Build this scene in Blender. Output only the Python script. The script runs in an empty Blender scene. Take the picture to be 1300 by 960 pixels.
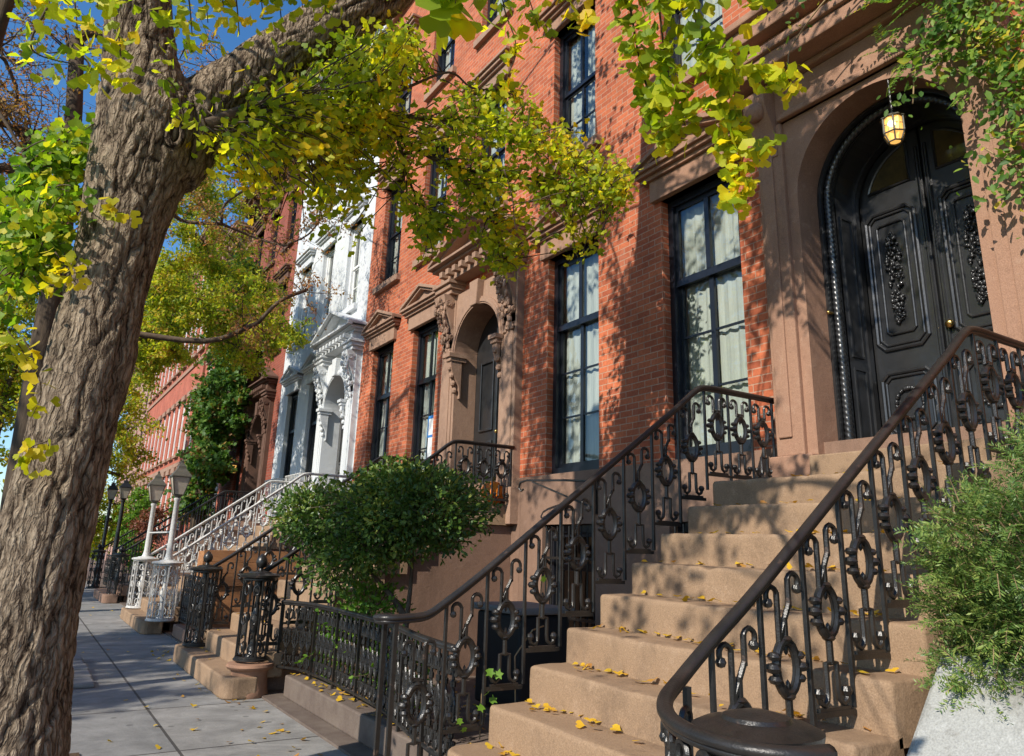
import bpy, bmesh, math, random
import numpy as np
from mathutils import Vector, Matrix, noise
random.seed(7)
rng = np.random.default_rng(7)
PI = math.pi
C = bpy.context.scene.collection
SC = bpy.context.scene
EYE = 1.48
FX = 5.40            # facade plane

# ------------------------------------------------------------------ camera
FPX = 946.52; YAW, PIT, ROL = 0.561726, 0.272437, 0.03003
def _axes():
    f = np.array([math.sin(YAW)*math.cos(PIT), math.cos(YAW)*math.cos(PIT), math.sin(PIT)])
    r = np.array([math.cos(YAW), -math.sin(YAW), 0.0]); u = np.cross(r, f)
    c, s = math.cos(ROL), math.sin(ROL)
    return c*r + s*u, -s*r + c*u, f
CR, CU, CF = _axes()
CAM = np.array([0, 0, EYE])
def at(px, py, d):
    """point d metres deep along the viewing axis"""
    return CAM + d*(CF + CR*(px-650)/FPX - CU*(py-435)/FPX)
def proj(P):
    v = np.asarray(P, float) - CAM
    w = v @ CF; w = np.where(w > 0.05, w, 1e-6)
    return 650 + FPX*(v @ CR)/w, 435 - FPX*(v @ CU)/w, v @ CF

# ------------------------------------------------------------------ materials
MAT = {}
def mat(name, base, rough=0.7, spec=0.3, var=0.0, scale=6.0, col2=None, bump=0.0, bscale=40.0, metal=0.0, coat=0.0, detail=5.0, stretch=None):
    m = bpy.data.materials.new(name); m.use_nodes = True
    nt = m.node_tree; N = nt.nodes; L = nt.links
    p = N['Principled BSDF']
    p.inputs['Roughness'].default_value = rough; p.inputs['Metallic'].default_value = metal
    p.inputs['Specular IOR Level'].default_value = spec
    p.inputs['Coat Weight'].default_value = coat
    p.inputs['Base Color'].default_value = (*base, 1)
    tc = N.new('ShaderNodeTexCoord'); vec = tc.outputs['Object']
    if stretch:
        mp = N.new('ShaderNodeMapping'); mp.inputs['Scale'].default_value = stretch
        L.new(vec, mp.inputs[0]); vec = mp.outputs[0]
    if col2 or var:
        if not col2: col2 = tuple(min(1, c*(1-var)) for c in base)
        n = N.new('ShaderNodeTexNoise'); n.inputs['Scale'].default_value = scale; n.inputs['Detail'].default_value = detail
        n.inputs['Roughness'].default_value = 0.65
        L.new(vec, n.inputs['Vector'])
        r = N.new('ShaderNodeValToRGB'); r.color_ramp.elements[0].position = 0.33; r.color_ramp.elements[1].position = 0.68
        r.color_ramp.elements[0].color = (*base, 1); r.color_ramp.elements[1].color = (*col2, 1)
        L.new(n.outputs['Fac'], r.inputs[0]); L.new(r.outputs[0], p.inputs['Base Color'])
    if bump:
        n2 = N.new('ShaderNodeTexNoise'); n2.inputs['Scale'].default_value = bscale; n2.inputs['Detail'].default_value = 6
        L.new(vec, n2.inputs['Vector'])
        b = N.new('ShaderNodeBump'); b.inputs['Strength'].default_value = bump; b.inputs['Distance'].default_value = 0.01
        L.new(n2.outputs['Fac'], b.inputs['Height']); L.new(b.outputs[0], p.inputs['Normal'])
    MAT[name] = m
    return m

def stone_mat(name, base, dark, light, scale=2.0, streak=0.35, speck=0.5):
    m = bpy.data.materials.new(name); m.use_nodes = True
    nt = m.node_tree; N = nt.nodes; L = nt.links; p = N['Principled BSDF']
    p.inputs['Roughness'].default_value = 0.88; p.inputs['Specular IOR Level'].default_value = 0.15
    tc = N.new('ShaderNodeTexCoord'); O = tc.outputs['Object']
    def nz(sc, det, ro, vec):
        n = N.new('ShaderNodeTexNoise'); n.inputs['Scale'].default_value = sc; n.inputs['Detail'].default_value = det; n.inputs['Roughness'].default_value = ro; L.new(vec, n.inputs['Vector']); return n.outputs['Fac']
    def mr(f, a, b, c, d):
        r = N.new('ShaderNodeMapRange'); r.inputs[1].default_value = a; r.inputs[2].default_value = b; r.inputs[3].default_value = c; r.inputs[4].default_value = d; L.new(f, r.inputs[0]); return r.outputs[0]
    def mixc(f, a, col):
        q = N.new('ShaderNodeMix'); q.data_type = 'RGBA'; q.inputs[7].default_value = (*col, 1); L.new(f, q.inputs[0])
        if isinstance(a, tuple): q.inputs[6].default_value = (*a, 1)
        else: L.new(a, q.inputs[6])
        return q.outputs[2]
    mp = N.new('ShaderNodeMapping'); mp.inputs['Scale'].default_value = (1, 1, streak); L.new(O, mp.inputs[0])
    big = nz(scale, 10, 0.7, mp.outputs[0]); mid = nz(scale*5.3, 8, 0.7, O); fine = nz(140, 3, 0.6, O)
    c = mixc(mr(big, 0.52, 0.30, 0, 0.9), tuple(base), dark); c = mixc(mr(mid, 0.55, 0.72, 0, 0.65), c, light); c = mixc(mr(mid, 0.42, 0.28, 0, 0.6), c, dark)
    q = N.new('ShaderNodeMix'); q.data_type = 'RGBA'; q.blend_type = 'MULTIPLY'; q.inputs[0].default_value = speck
    L.new(c, q.inputs[6]); L.new(mr(fine, 0.3, 0.7, 0.55, 1.35), q.inputs[7]); L.new(q.outputs[2], p.inputs['Base Color'])
    b = N.new('ShaderNodeBump'); b.inputs['Strength'].default_value = 0.3; b.inputs['Distance'].default_value = 0.006; L.new(fine, b.inputs['Height'])
    b2 = N.new('ShaderNodeBump'); b2.inputs['Strength'].default_value = 0.35; b2.inputs['Distance'].default_value = 0.02; L.new(mid, b2.inputs['Height']); L.new(b.outputs[0], b2.inputs['Normal']); L.new(b2.outputs[0], p.inputs['Normal'])
    MAT[name] = m

def brick_mat(name, c1, c2, mortar, rowh=0.0765, bw=0.215, ms=0.008):
    m = bpy.data.materials.new(name); m.use_nodes = True
    nt = m.node_tree; N = nt.nodes; L = nt.links; p = N['Principled BSDF']
    p.inputs['Roughness'].default_value = 0.85; p.inputs['Specular IOR Level'].default_value = 0.2
    tc = N.new('ShaderNodeTexCoord'); sx = N.new('ShaderNodeSeparateXYZ'); L.new(tc.outputs['Object'], sx.inputs[0])
    ad = N.new('ShaderNodeMath'); ad.operation = 'ADD'; L.new(sx.outputs[0], ad.inputs[0]); L.new(sx.outputs[1], ad.inputs[1])
    cb = N.new('ShaderNodeCombineXYZ'); L.new(ad.outputs[0], cb.inputs[0]); L.new(sx.outputs[2], cb.inputs[1])
    br = N.new('ShaderNodeTexBrick'); br.offset = 0.5
    br.inputs['Scale'].default_value = 1; br.inputs['Brick Width'].default_value = bw; br.inputs['Row Height'].default_value = rowh
    br.inputs['Mortar Size'].default_value = ms; br.inputs['Mortar Smooth'].default_value = 0.25; br.inputs['Bias'].default_value = 0.0
    br.inputs['Color1'].default_value = (*c1, 1); br.inputs['Color2'].default_value = (*c2, 1); br.inputs['Mortar'].default_value = (*mortar, 1)
    L.new(cb.outputs[0], br.inputs['Vector'])
    n = N.new('ShaderNodeTexNoise'); n.inputs['Scale'].default_value = 1.3; n.inputs['Detail'].default_value = 8; n.inputs['Roughness'].default_value = 0.7
    L.new(tc.outputs['Object'], n.inputs['Vector'])
    r = N.new('ShaderNodeMapRange'); r.inputs[1].default_value = 0.3; r.inputs[2].default_value = 0.7; r.inputs[3].default_value = 0.72; r.inputs[4].default_value = 1.18
    L.new(n.outputs['Fac'], r.inputs[0])
    n3 = N.new('ShaderNodeTexNoise'); n3.inputs['Scale'].default_value = 35; n3.inputs['Detail'].default_value = 3
    L.new(tc.outputs['Object'], n3.inputs['Vector'])
    r3 = N.new('ShaderNodeMapRange'); r3.inputs[1].default_value = 0.3; r3.inputs[2].default_value = 0.7; r3.inputs[3].default_value = 0.85; r3.inputs[4].default_value = 1.12
    L.new(n3.outputs['Fac'], r3.inputs[0])
    mu = N.new('ShaderNodeMath'); mu.operation = 'MULTIPLY'; L.new(r.outputs[0], mu.inputs[0]); L.new(r3.outputs[0], mu.inputs[1])
    mx = N.new('ShaderNodeMix'); mx.data_type = 'RGBA'; mx.blend_type = 'MULTIPLY'; mx.inputs[0].default_value = 1
    L.new(br.outputs['Color'], mx.inputs[6]); L.new(mu.outputs[0], mx.inputs[7])
    # pale salt bloom and soot patches, streaked downwards
    mp = N.new('ShaderNodeMapping'); mp.inputs['Scale'].default_value = (1, 1, 0.35); L.new(tc.outputs['Object'], mp.inputs[0])
    n4 = N.new('ShaderNodeTexNoise'); n4.inputs['Scale'].default_value = 2.6; n4.inputs['Detail'].default_value = 10; n4.inputs['Roughness'].default_value = 0.75; L.new(mp.outputs[0], n4.inputs['Vector'])
    r4 = N.new('ShaderNodeMapRange'); r4.inputs[1].default_value = 0.56; r4.inputs[2].default_value = 0.78; r4.inputs[3].default_value = 0.0; r4.inputs[4].default_value = 0.38; L.new(n4.outputs['Fac'], r4.inputs[0])
    m4 = N.new('ShaderNodeMix'); m4.data_type = 'RGBA'; m4.inputs[7].default_value = (0.42, 0.26, 0.19, 1); L.new(r4.outputs[0], m4.inputs[0]); L.new(mx.outputs[2], m4.inputs[6])
    r5 = N.new('ShaderNodeMapRange'); r5.inputs[1].default_value = 0.44; r5.inputs[2].default_value = 0.24; r5.inputs[3].default_value = 0.0; r5.inputs[4].default_value = 0.55; L.new(n4.outputs['Fac'], r5.inputs[0])
    m5 = N.new('ShaderNodeMix'); m5.data_type = 'RGBA'; m5.inputs[7].default_value = (0.15, 0.055, 0.035, 1); L.new(r5.outputs[0], m5.inputs[0]); L.new(m4.outputs[2], m5.inputs[6])
    L.new(m5.outputs[2], p.inputs['Base Color'])
    b = N.new('ShaderNodeBump'); b.inputs['Strength'].default_value = 0.5; b.inputs['Distance'].default_value = 0.006; b.invert = True
    L.new(br.outputs['Fac'], b.inputs['Height'])
    b2 = N.new('ShaderNodeBump'); b2.inputs['Strength'].default_value = 0.25; b2.inputs['Distance'].default_value = 0.004
    L.new(n3.outputs['Fac'], b2.inputs['Height']); L.new(b.outputs[0], b2.inputs['Normal']); L.new(b2.outputs[0], p.inputs['Normal'])
    MAT[name] = m

def leaf_mat(name, stops, trans=0.5, rough=0.5, spec=0.3, tmul=1.5):
    """stops: list of (pos, colour): every leaf (mesh island) takes its own hue"""
    m = bpy.data.materials.new(name); m.use_nodes = True
    nt = m.node_tree; N = nt.nodes; L = nt.links
    for n in list(N): N.remove(n)
    out = N.new('ShaderNodeOutputMaterial')
    g = N.new('ShaderNodeNewGeometry')
    tc = N.new('ShaderNodeTexCoord')
    ns = N.new('ShaderNodeTexNoise'); ns.inputs['Scale'].default_value = 1.6; ns.inputs['Detail'].default_value = 2
    L.new(tc.outputs['Object'], ns.inputs['Vector'])
    mr = N.new('ShaderNodeMapRange'); mr.inputs[1].default_value = 0.35; mr.inputs[2].default_value = 0.65; mr.inputs[3].default_value = -0.28; mr.inputs[4].default_value = 0.28
    L.new(ns.outputs['Fac'], mr.inputs[0])
    ad = N.new('ShaderNodeMath'); ad.operation = 'ADD'; ad.use_clamp = True
    L.new(g.outputs['Random Per Island'], ad.inputs[0]); L.new(mr.outputs[0], ad.inputs[1])
    r = N.new('ShaderNodeValToRGB')
    e = r.color_ramp.elements
    e[0].position = stops[0][0]; e[0].color = (*stops[0][1], 1); e[1].position = stops[-1][0]; e[1].color = (*stops[-1][1], 1)
    for p_, c_ in stops[1:-1]:
        k = e.new(p_); k.color = (*c_, 1)
    L.new(ad.outputs[0], r.inputs[0])
    pr = N.new('ShaderNodeBsdfPrincipled'); pr.inputs['Roughness'].default_value = rough; pr.inputs['Specular IOR Level'].default_value = spec
    L.new(r.outputs[0], pr.inputs['Base Color'])
    tr = N.new('ShaderNodeBsdfTranslucent')
    gm = N.new('ShaderNodeMix'); gm.data_type = 'RGBA'; gm.blend_type = 'MULTIPLY'; gm.inputs[0].default_value = 1
    gm.inputs[7].default_value = (tmul, tmul, tmul*0.45, 1)
    L.new(r.outputs[0], gm.inputs[6]); L.new(gm.outputs[2], tr.inputs['Color'])
    mx = N.new('ShaderNodeMixShader'); mx.inputs[0].default_value = trans
    L.new(pr.outputs[0], mx.inputs[1]); L.new(tr.outputs[0], mx.inputs[2]); L.new(mx.outputs[0], out.inputs[0])
    MAT[name] = m

def glass_mat(name, tint=(0.9, 0.95, 0.95), wav=0.12):
    m = bpy.data.materials.new(name); m.use_nodes = True
    nt = m.node_tree; N = nt.nodes; L = nt.links
    for n in list(N): N.remove(n)
    out = N.new('ShaderNodeOutputMaterial')
    t = N.new('ShaderNodeBsdfTransparent'); t.inputs[0].default_value = (*tint, 1)
    gl = N.new('ShaderNodeBsdfGlossy'); gl.inputs['Roughness'].default_value = 0.0; gl.inputs[0].default_value = (1, 1, 1, 1)
    fr = N.new('ShaderNodeFresnel'); fr.inputs[0].default_value = 1.5
    mth = N.new('ShaderNodeMath'); mth.operation = 'MULTIPLY_ADD'; mth.inputs[1].default_value = 1.25; mth.inputs[2].default_value = 0.03; mth.use_clamp = True
    tc = N.new('ShaderNodeTexCoord'); n = N.new('ShaderNodeTexNoise'); n.inputs['Scale'].default_value = 3.0
    L.new(tc.outputs['Object'], n.inputs['Vector'])
    b = N.new('ShaderNodeBump'); b.inputs['Strength'].default_value = wav; b.inputs['Distance'].default_value = 0.02
    L.new(n.outputs['Fac'], b.inputs['Height']); L.new(b.outputs[0], gl.inputs['Normal'])
    mx = N.new('ShaderNodeMixShader'); L.new(fr.outputs[0], mth.inputs[0]); L.new(mth.outputs[0], mx.inputs[0])
    L.new(t.outputs[0], mx.inputs[1]); L.new(gl.outputs[0], mx.inputs[2]); L.new(mx.outputs[0], out.inputs[0])
    MAT[name] = m

def emit_mat(name, col, strength):
    m = bpy.data.materials.new(name); m.use_nodes = True
    p = m.node_tree.nodes['Principled BSDF']; p.inputs['Base Color'].default_value = (*col, 1)
    p.inputs['Emission Color'].default_value = (*col, 1); p.inputs['Emission Strength'].default_value = strength
    MAT[name] = m

brick_mat('brick', (0.53, 0.150, 0.066), (0.36, 0.093, 0.045), (0.44, 0.26, 0.175), 0.0715, 0.205, 0.0062)
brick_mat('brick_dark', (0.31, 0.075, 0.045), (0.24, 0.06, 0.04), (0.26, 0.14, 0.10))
brick_mat('brick_far', (0.46, 0.125, 0.07), (0.40, 0.10, 0.06), (0.42, 0.2, 0.14))
stone_mat('brownstone', (0.34, 0.195, 0.13), (0.22, 0.125, 0.085), (0.42, 0.27, 0.19), 1.6)
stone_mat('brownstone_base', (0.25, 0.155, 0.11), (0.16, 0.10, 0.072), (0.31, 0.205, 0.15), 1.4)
stone_mat('brownstone_trim', (0.34, 0.215, 0.15), (0.22, 0.135, 0.095), (0.42, 0.29, 0.21), 2.2)
stone_mat('step_stone', (0.30, 0.20, 0.125), (0.175, 0.118, 0.078), (0.385, 0.27, 0.18), 2.0, 0.6)
stone_mat('white_planter', (0.34, 0.34, 0.32), (0.15, 0.135, 0.11), (0.52, 0.52, 0.50), 3.4, 0.3)
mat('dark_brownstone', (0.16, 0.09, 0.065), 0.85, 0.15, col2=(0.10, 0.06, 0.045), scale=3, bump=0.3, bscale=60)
mat('pale_brownstone', (0.45, 0.28, 0.22), 0.85, 0.15, col2=(0.32, 0.18, 0.14), scale=2, bump=0.3, bscale=40)
stone_mat('white_paint', (0.60, 0.62, 0.625), (0.47, 0.49, 0.50), (0.68, 0.70, 0.70), 1.5, 0.25, 0.15)
mat('white_iron', (0.62, 0.62, 0.60), 0.5, 0.35, col2=(0.44, 0.42, 0.38), scale=22, bump=0.15, bscale=120)
mat('white_frame', (0.78, 0.78, 0.76), 0.45, 0.35, var=0.08)
mat('black_iron', (0.012, 0.0118, 0.0115), 0.30, 0.5, col2=(0.024, 0.0215, 0.019), scale=25, bump=0.2, bscale=150)
mat('handrail_iron', (0.014, 0.013, 0.0125), 0.36, 0.45, col2=(0.030, 0.025, 0.022), scale=9, bump=0.2, bscale=130)
mat('black_gloss', (0.016, 0.0165, 0.0175), 0.30, 0.6, col2=(0.025, 0.025, 0.026), scale=7, bump=0.12, bscale=35, coat=0.25)
mat('dark_paint', (0.012, 0.014, 0.020), 0.3, 0.5, var=0.3, bump=0.06, bscale=40)
mat('dark_door', (0.085, 0.083, 0.08), 0.28, 0.5, var=0.3, bump=0.08, bscale=30)
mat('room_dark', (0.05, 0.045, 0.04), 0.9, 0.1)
mat('curtain', (0.60, 0.61, 0.55), 0.9, 0.1, col2=(0.44, 0.45, 0.40), scale=3, stretch=(1, 9, 0.4))
mat('brass', (0.62, 0.42, 0.14), 0.28, 0.5, metal=1.0)
mat('asphalt', (0.05, 0.05, 0.052), 0.9, 0.2, col2=(0.07, 0.07, 0.07), scale=30, bump=0.4, bscale=300)
mat('soil', (0.075, 0.05, 0.035), 0.95, 0.1, col2=(0.12, 0.08, 0.05), scale=14, bump=0.8, bscale=50)
mat('yard_stone', (0.17, 0.135, 0.11), 0.9, 0.1, col2=(0.12, 0.09, 0.075), scale=5, bump=0.3, bscale=60)
mat('kerb_stone', (0.30, 0.28, 0.26), 0.85, 0.2, col2=(0.21, 0.2, 0.19), scale=9, bump=0.4, bscale=80)
mat('bark_far', (0.11, 0.08, 0.055), 0.95, 0.1, col2=(0.055, 0.042, 0.032), scale=7, bump=0.9, bscale=16, stretch=(2.5, 2.5, 0.5))
mat('twig', (0.085, 0.06, 0.042), 0.9, 0.1, col2=(0.14, 0.105, 0.075), scale=14, bump=0.4, bscale=60)
mat('vine_stem', (0.36, 0.25, 0.13), 0.8, 0.2, col2=(0.22, 0.15, 0.09), scale=10)
mat('plank_wood', (0.42, 0.20, 0.085), 0.7, 0.25, col2=(0.30, 0.135, 0.06), scale=5, stretch=(1, 1, 9), bump=0.2, bscale=40)
mat('pumpkin_orange', (0.90, 0.25, 0.012), 0.5, 0.35, col2=(0.66, 0.14, 0.012), scale=6)
mat('stalk', (0.16, 0.15, 0.05), 0.8, 0.2)
mat('teal_paint', (0.03, 0.17, 0.16), 0.5, 0.3, var=0.25)
mat('paper', (0.80, 0.80, 0.76), 0.9, 0.1)
mat('blue_tape', (0.05, 0.22, 0.55), 0.6, 0.2)
mat('grey_lid', (0.20, 0.20, 0.20), 0.6, 0.3, var=0.2)
mat('rubber', (0.02, 0.022, 0.024), 0.6, 0.3, var=0.2)
mat('terracotta', (0.34, 0.19, 0.12), 0.85, 0.2, col2=(0.26, 0.145, 0.095), scale=8, bump=0.25, bscale=60)
mat('lantern_metal', (0.12, 0.11, 0.085), 0.5, 0.4, col2=(0.07, 0.065, 0.05), scale=20)
mat('frosted_glass', (0.58, 0.50, 0.40), 0.25, 0.5, col2=(0.42, 0.36, 0.28), scale=6)
mat('door_glass', (0.10, 0.07, 0.025), 0.06, 0.6, col2=(0.05, 0.04, 0.02), scale=9)
glass_mat('glass'); glass_mat('lantern_glass', (0.80, 0.72, 0.55), 0.3)
emit_mat('lamp_glow', (0.95, 0.50, 0.12), 0.85); emit_mat('bulb_glow', (1.0, 0.72, 0.32), 5.0)

def rust(name, thr=0.60):
    m = MAT[name]; nt = m.node_tree; N = nt.nodes; L = nt.links; p = N['Principled BSDF']
    src = p.inputs['Base Color'].links[0].from_socket
    tc = N.new('ShaderNodeTexCoord'); n = N.new('ShaderNodeTexNoise'); n.inputs['Scale'].default_value = 14; n.inputs['Detail'].default_value = 10; n.inputs['Roughness'].default_value = 0.75; L.new(tc.outputs['Object'], n.inputs['Vector'])
    r = N.new('ShaderNodeMapRange'); r.inputs[1].default_value = thr; r.inputs[2].default_value = thr+0.08; r.inputs[4].default_value = 0.8; L.new(n.outputs['Fac'], r.inputs[0])
    q = N.new('ShaderNodeMix'); q.data_type = 'RGBA'; q.inputs[7].default_value = (0.10, 0.055, 0.035, 1); L.new(r.outputs[0], q.inputs[0]); L.new(src, q.inputs[6]); L.new(q.outputs[2], p.inputs['Base Color'])
    r2 = N.new('ShaderNodeMapRange'); r2.inputs[3].default_value = p.inputs['Roughness'].default_value; r2.inputs[4].default_value = 0.8; L.new(r.outputs[0], r2.inputs[0]); L.new(r2.outputs[0], p.inputs['Roughness'])
rust('black_iron'); rust('handrail_iron', 0.62)
# sidewalk: bluestone flags
def sidewalk_mat():
    m = bpy.data.materials.new('bluestone'); m.use_nodes = True
    nt = m.node_tree; N = nt.nodes; L = nt.links; p = N['Principled BSDF']
    p.inputs['Roughness'].default_value = 0.8
    tc = N.new('ShaderNodeTexCoord')
    br = N.new('ShaderNodeTexBrick'); br.offset = 0.0
    br.inputs['Brick Width'].default_value = 1.25; br.inputs['Row Height'].default_value = 1.6; br.inputs['Scale'].default_value = 1
    br.inputs['Mortar Size'].default_value = 0.012; br.inputs['Color1'].default_value = (0.29, 0.275, 0.255, 1)
    br.inputs['Color2'].default_value = (0.225, 0.22, 0.21, 1); br.inputs['Mortar'].default_value = (0.07, 0.062, 0.055, 1)
    L.new(tc.outputs['Object'], br.inputs['Vector'])
    n = N.new('ShaderNodeTexNoise'); n.inputs['Scale'].default_value = 2.5; n.inputs['Detail'].default_value = 9; n.inputs['Roughness'].default_value = 0.7
    L.new(tc.outputs['Object'], n.inputs['Vector'])
    r = N.new('ShaderNodeMapRange'); r.inputs[1].default_value = 0.3; r.inputs[2].default_value = 0.7; r.inputs[3].default_value = 0.7; r.inputs[4].default_value = 1.2
    L.new(n.outputs['Fac'], r.inputs[0])
    mx = N.new('ShaderNodeMix'); mx.data_type = 'RGBA'; mx.blend_type = 'MULTIPLY'; mx.inputs[0].default_value = 1
    L.new(br.outputs['Color'], mx.inputs[6]); L.new(r.outputs[0], mx.inputs[7])
    vo = N.new('ShaderNodeTexVoronoi'); vo.inputs['Scale'].default_value = 3.2; L.new(tc.outputs['Object'], vo.inputs['Vector'])
    rv = N.new('ShaderNodeMapRange'); rv.inputs[1].default_value = 0.07; rv.inputs[2].default_value = 0.10; rv.inputs[3].default_value = 0.55; rv.inputs[4].default_value = 1.0; L.new(vo.outputs['Distance'], rv.inputs[0])
    nk = N.new('ShaderNodeTexNoise'); nk.inputs['Scale'].default_value = 1.1; nk.inputs['Detail'].default_value = 12; nk.inputs['Roughness'].default_value = 0.8; nk.inputs['Distortion'].default_value = 1.5; L.new(tc.outputs['Object'], nk.inputs['Vector'])
    rk = N.new('ShaderNodeMapRange'); rk.inputs[1].default_value = 0.35; rk.inputs[2].default_value = 0.60; rk.inputs[3].default_value = 0.68; rk.inputs[4].default_value = 1.08; L.new(nk.outputs['Fac'], rk.inputs[0])
    mk = N.new('ShaderNodeMath'); mk.operation = 'MULTIPLY'; L.new(rv.outputs[0], mk.inputs[0]); L.new(rk.outputs[0], mk.inputs[1])
    mz = N.new('ShaderNodeMix'); mz.data_type = 'RGBA'; mz.blend_type = 'MULTIPLY'; mz.inputs[0].default_value = 1
    L.new(mx.outputs[2], mz.inputs[6]); L.new(mk.outputs[0], mz.inputs[7]); L.new(mz.outputs[2], p.inputs['Base Color'])
    n2 = N.new('ShaderNodeTexNoise'); n2.inputs['Scale'].default_value = 60; n2.inputs['Detail'].default_value = 5
    L.new(tc.outputs['Object'], n2.inputs['Vector'])
    b = N.new('ShaderNodeBump'); b.inputs['Strength'].default_value = 0.3; b.inputs['Distance'].default_value = 0.01
    L.new(n2.outputs['Fac'], b.inputs['Height'])
    b2 = N.new('ShaderNodeBump'); b2.inputs['Strength'].default_value = 0.6; b2.inputs['Distance'].default_value = 0.01; b2.invert = True
    L.new(br.outputs['Fac'], b2.inputs['Height']); L.new(b.outputs[0], b2.inputs['Normal']); L.new(b2.outputs[0], p.inputs['Normal'])
    MAT['bluestone'] = m
sidewalk_mat()

def bark_mat():
    m = bpy.data.materials.new('ginkgo_bark'); m.use_nodes = True
    nt = m.node_tree; N = nt.nodes; L = nt.links; p = N['Principled BSDF']
    p.inputs['Roughness'].default_value = 0.92; p.inputs['Specular IOR Level'].default_value = 0.15
    tc = N.new('ShaderNodeTexCoord')
    wn_ = N.new('ShaderNodeTexNoise'); wn_.inputs['Scale'].default_value = 9; wn_.inputs['Detail'].default_value = 4
    L.new(tc.outputs['Object'], wn_.inputs['Vector'])
    vm_ = N.new('ShaderNodeVectorMath'); vm_.operation = 'MULTIPLY_ADD'; vm_.inputs[1].default_value = (0.07, 0.07, 0.16)
    L.new(wn_.outputs['Color'], vm_.inputs[0]); L.new(tc.outputs['Object'], vm_.inputs[2])
    mp = N.new('ShaderNodeMapping'); mp.inputs['Scale'].default_value = (1, 1, 0.20); mp.inputs['Rotation'].default_value = (0, 0.10, 0); L.new(vm_.outputs[0], mp.inputs[0])
    def vor(sc):
        v = N.new('ShaderNodeTexVoronoi'); v.feature = 'DISTANCE_TO_EDGE'; v.inputs['Scale'].default_value = sc; L.new(mp.outputs[0], v.inputs['Vector'])
        r = N.new('ShaderNodeMapRange'); r.inputs[1].default_value = 0.0; r.inputs[2].default_value = 0.28; L.new(v.outputs['Distance'], r.inputs[0]); return r.outputs[0]
    v1, v2 = vor(27), vor(66)
    n = N.new('ShaderNodeTexNoise'); n.inputs['Scale'].default_value = 30; n.inputs['Detail'].default_value = 10; n.inputs['Roughness'].default_value = 0.72
    mp2 = N.new('ShaderNodeMapping'); mp2.inputs['Scale'].default_value = (1, 1, 0.35); L.new(tc.outputs['Object'], mp2.inputs[0]); L.new(mp2.outputs[0], n.inputs['Vector'])
    at_ = N.new('ShaderNodeAttribute'); at_.attribute_name = 'relief'
    def mad(a, k, b=None):
        q = N.new('ShaderNodeMath'); q.operation = 'MULTIPLY_ADD'; q.inputs[1].default_value = k; q.inputs[2].default_value = 0
        L.new(a, q.inputs[0])
        if b is not None: L.new(b, q.inputs[2])
        return q.outputs[0]
    h = mad(v1, 0.34, mad(v2, 0.16, mad(n.outputs['Fac'], 0.36, mad(at_.outputs['Fac'], 0.30))))
    r = N.new('ShaderNodeValToRGB'); e = r.color_ramp.elements
    e[0].position = 0.34; e[0].color = (0.034, 0.022, 0.014, 1); e[1].position = 0.92; e[1].color = (0.35, 0.275, 0.195, 1)
    k = e.new(0.58); k.color = (0.178, 0.132, 0.090, 1)
    L.new(h, r.inputs[0])
    nl_ = N.new('ShaderNodeTexNoise'); nl_.inputs['Scale'].default_value = 3.2; nl_.inputs['Detail'].default_value = 11; nl_.inputs['Roughness'].default_value = 0.75; L.new(tc.outputs['Object'], nl_.inputs['Vector'])
    rl_ = N.new('ShaderNodeMapRange'); rl_.inputs[1].default_value = 0.54; rl_.inputs[2].default_value = 0.70; rl_.inputs[3].default_value = 0.0; rl_.inputs[4].default_value = 0.35; L.new(nl_.outputs['Fac'], rl_.inputs[0])
    gl_ = N.new('ShaderNodeMath'); gl_.operation = 'MULTIPLY'; L.new(rl_.outputs[0], gl_.inputs[0]); L.new(h, gl_.inputs[1])
    ml_ = N.new('ShaderNodeMix'); ml_.data_type = 'RGBA'; ml_.inputs[7].default_value = (0.33, 0.29, 0.21, 1); L.new(gl_.outputs[0], ml_.inputs[0]); L.new(r.outputs[0], ml_.inputs[6])
    L.new(ml_.outputs[2], p.inputs['Base Color'])
    hb = mad(v1, 0.6, mad(v2, 0.25, mad(n.outputs['Fac'], 0.55)))
    b = N.new('ShaderNodeBump'); b.inputs['Strength'].default_value = 1.0; b.inputs['Distance'].default_value = 0.018
    L.new(hb, b.inputs['Height']); L.new(b.outputs[0], p.inputs['Normal'])
    MAT['ginkgo_bark'] = m
bark_mat()

leaf_mat('ginkgo_leaf', [(0.0, (0.19, 0.29, 0.018)), (0.35, (0.36, 0.45, 0.022)), (0.70, (0.56, 0.58, 0.028)), (0.93, (0.74, 0.67, 0.03)), (1.0, (0.78, 0.56, 0.02))], 0.58)
leaf_mat('ginkgo_leaf_green', [(0.0, (0.09, 0.19, 0.016)), (0.5, (0.19, 0.33, 0.02)), (0.92, (0.36, 0.45, 0.024)), (1.0, (0.62, 0.56, 0.025))], 0.55)
leaf_mat('ginkgo_leaf_yellow', [(0.0, (0.30, 0.36, 0.02)), (0.4, (0.50, 0.47, 0.02)), (1.0, (0.72, 0.54, 0.02))], 0.5)
leaf_mat('locust_leaf', [(0.0, (0.30, 0.21, 0.05)), (0.5, (0.42, 0.23, 0.08)), (1.0, (0.40, 0.16, 0.07))], 0.4)
leaf_mat('yellow_tree_leaf', [(0.0, (0.15, 0.25, 0.025)), (0.45, (0.36, 0.43, 0.035)), (0.85, (0.58, 0.54, 0.04)), (1.0, (0.50, 0.32, 0.06))], 0.5)
leaf_mat('dark_tree_leaf', [(0.0, (0.04, 0.10, 0.018)), (0.55, (0.085, 0.185, 0.03)), (0.93, (0.17, 0.27, 0.045)), (1.0, (0.30, 0.16, 0.05))], 0.38)
leaf_mat('bright_ivy_leaf', [(0.0, (0.07, 0.18, 0.02)), (1.0, (0.18, 0.32, 0.03))], 0.35)
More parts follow.
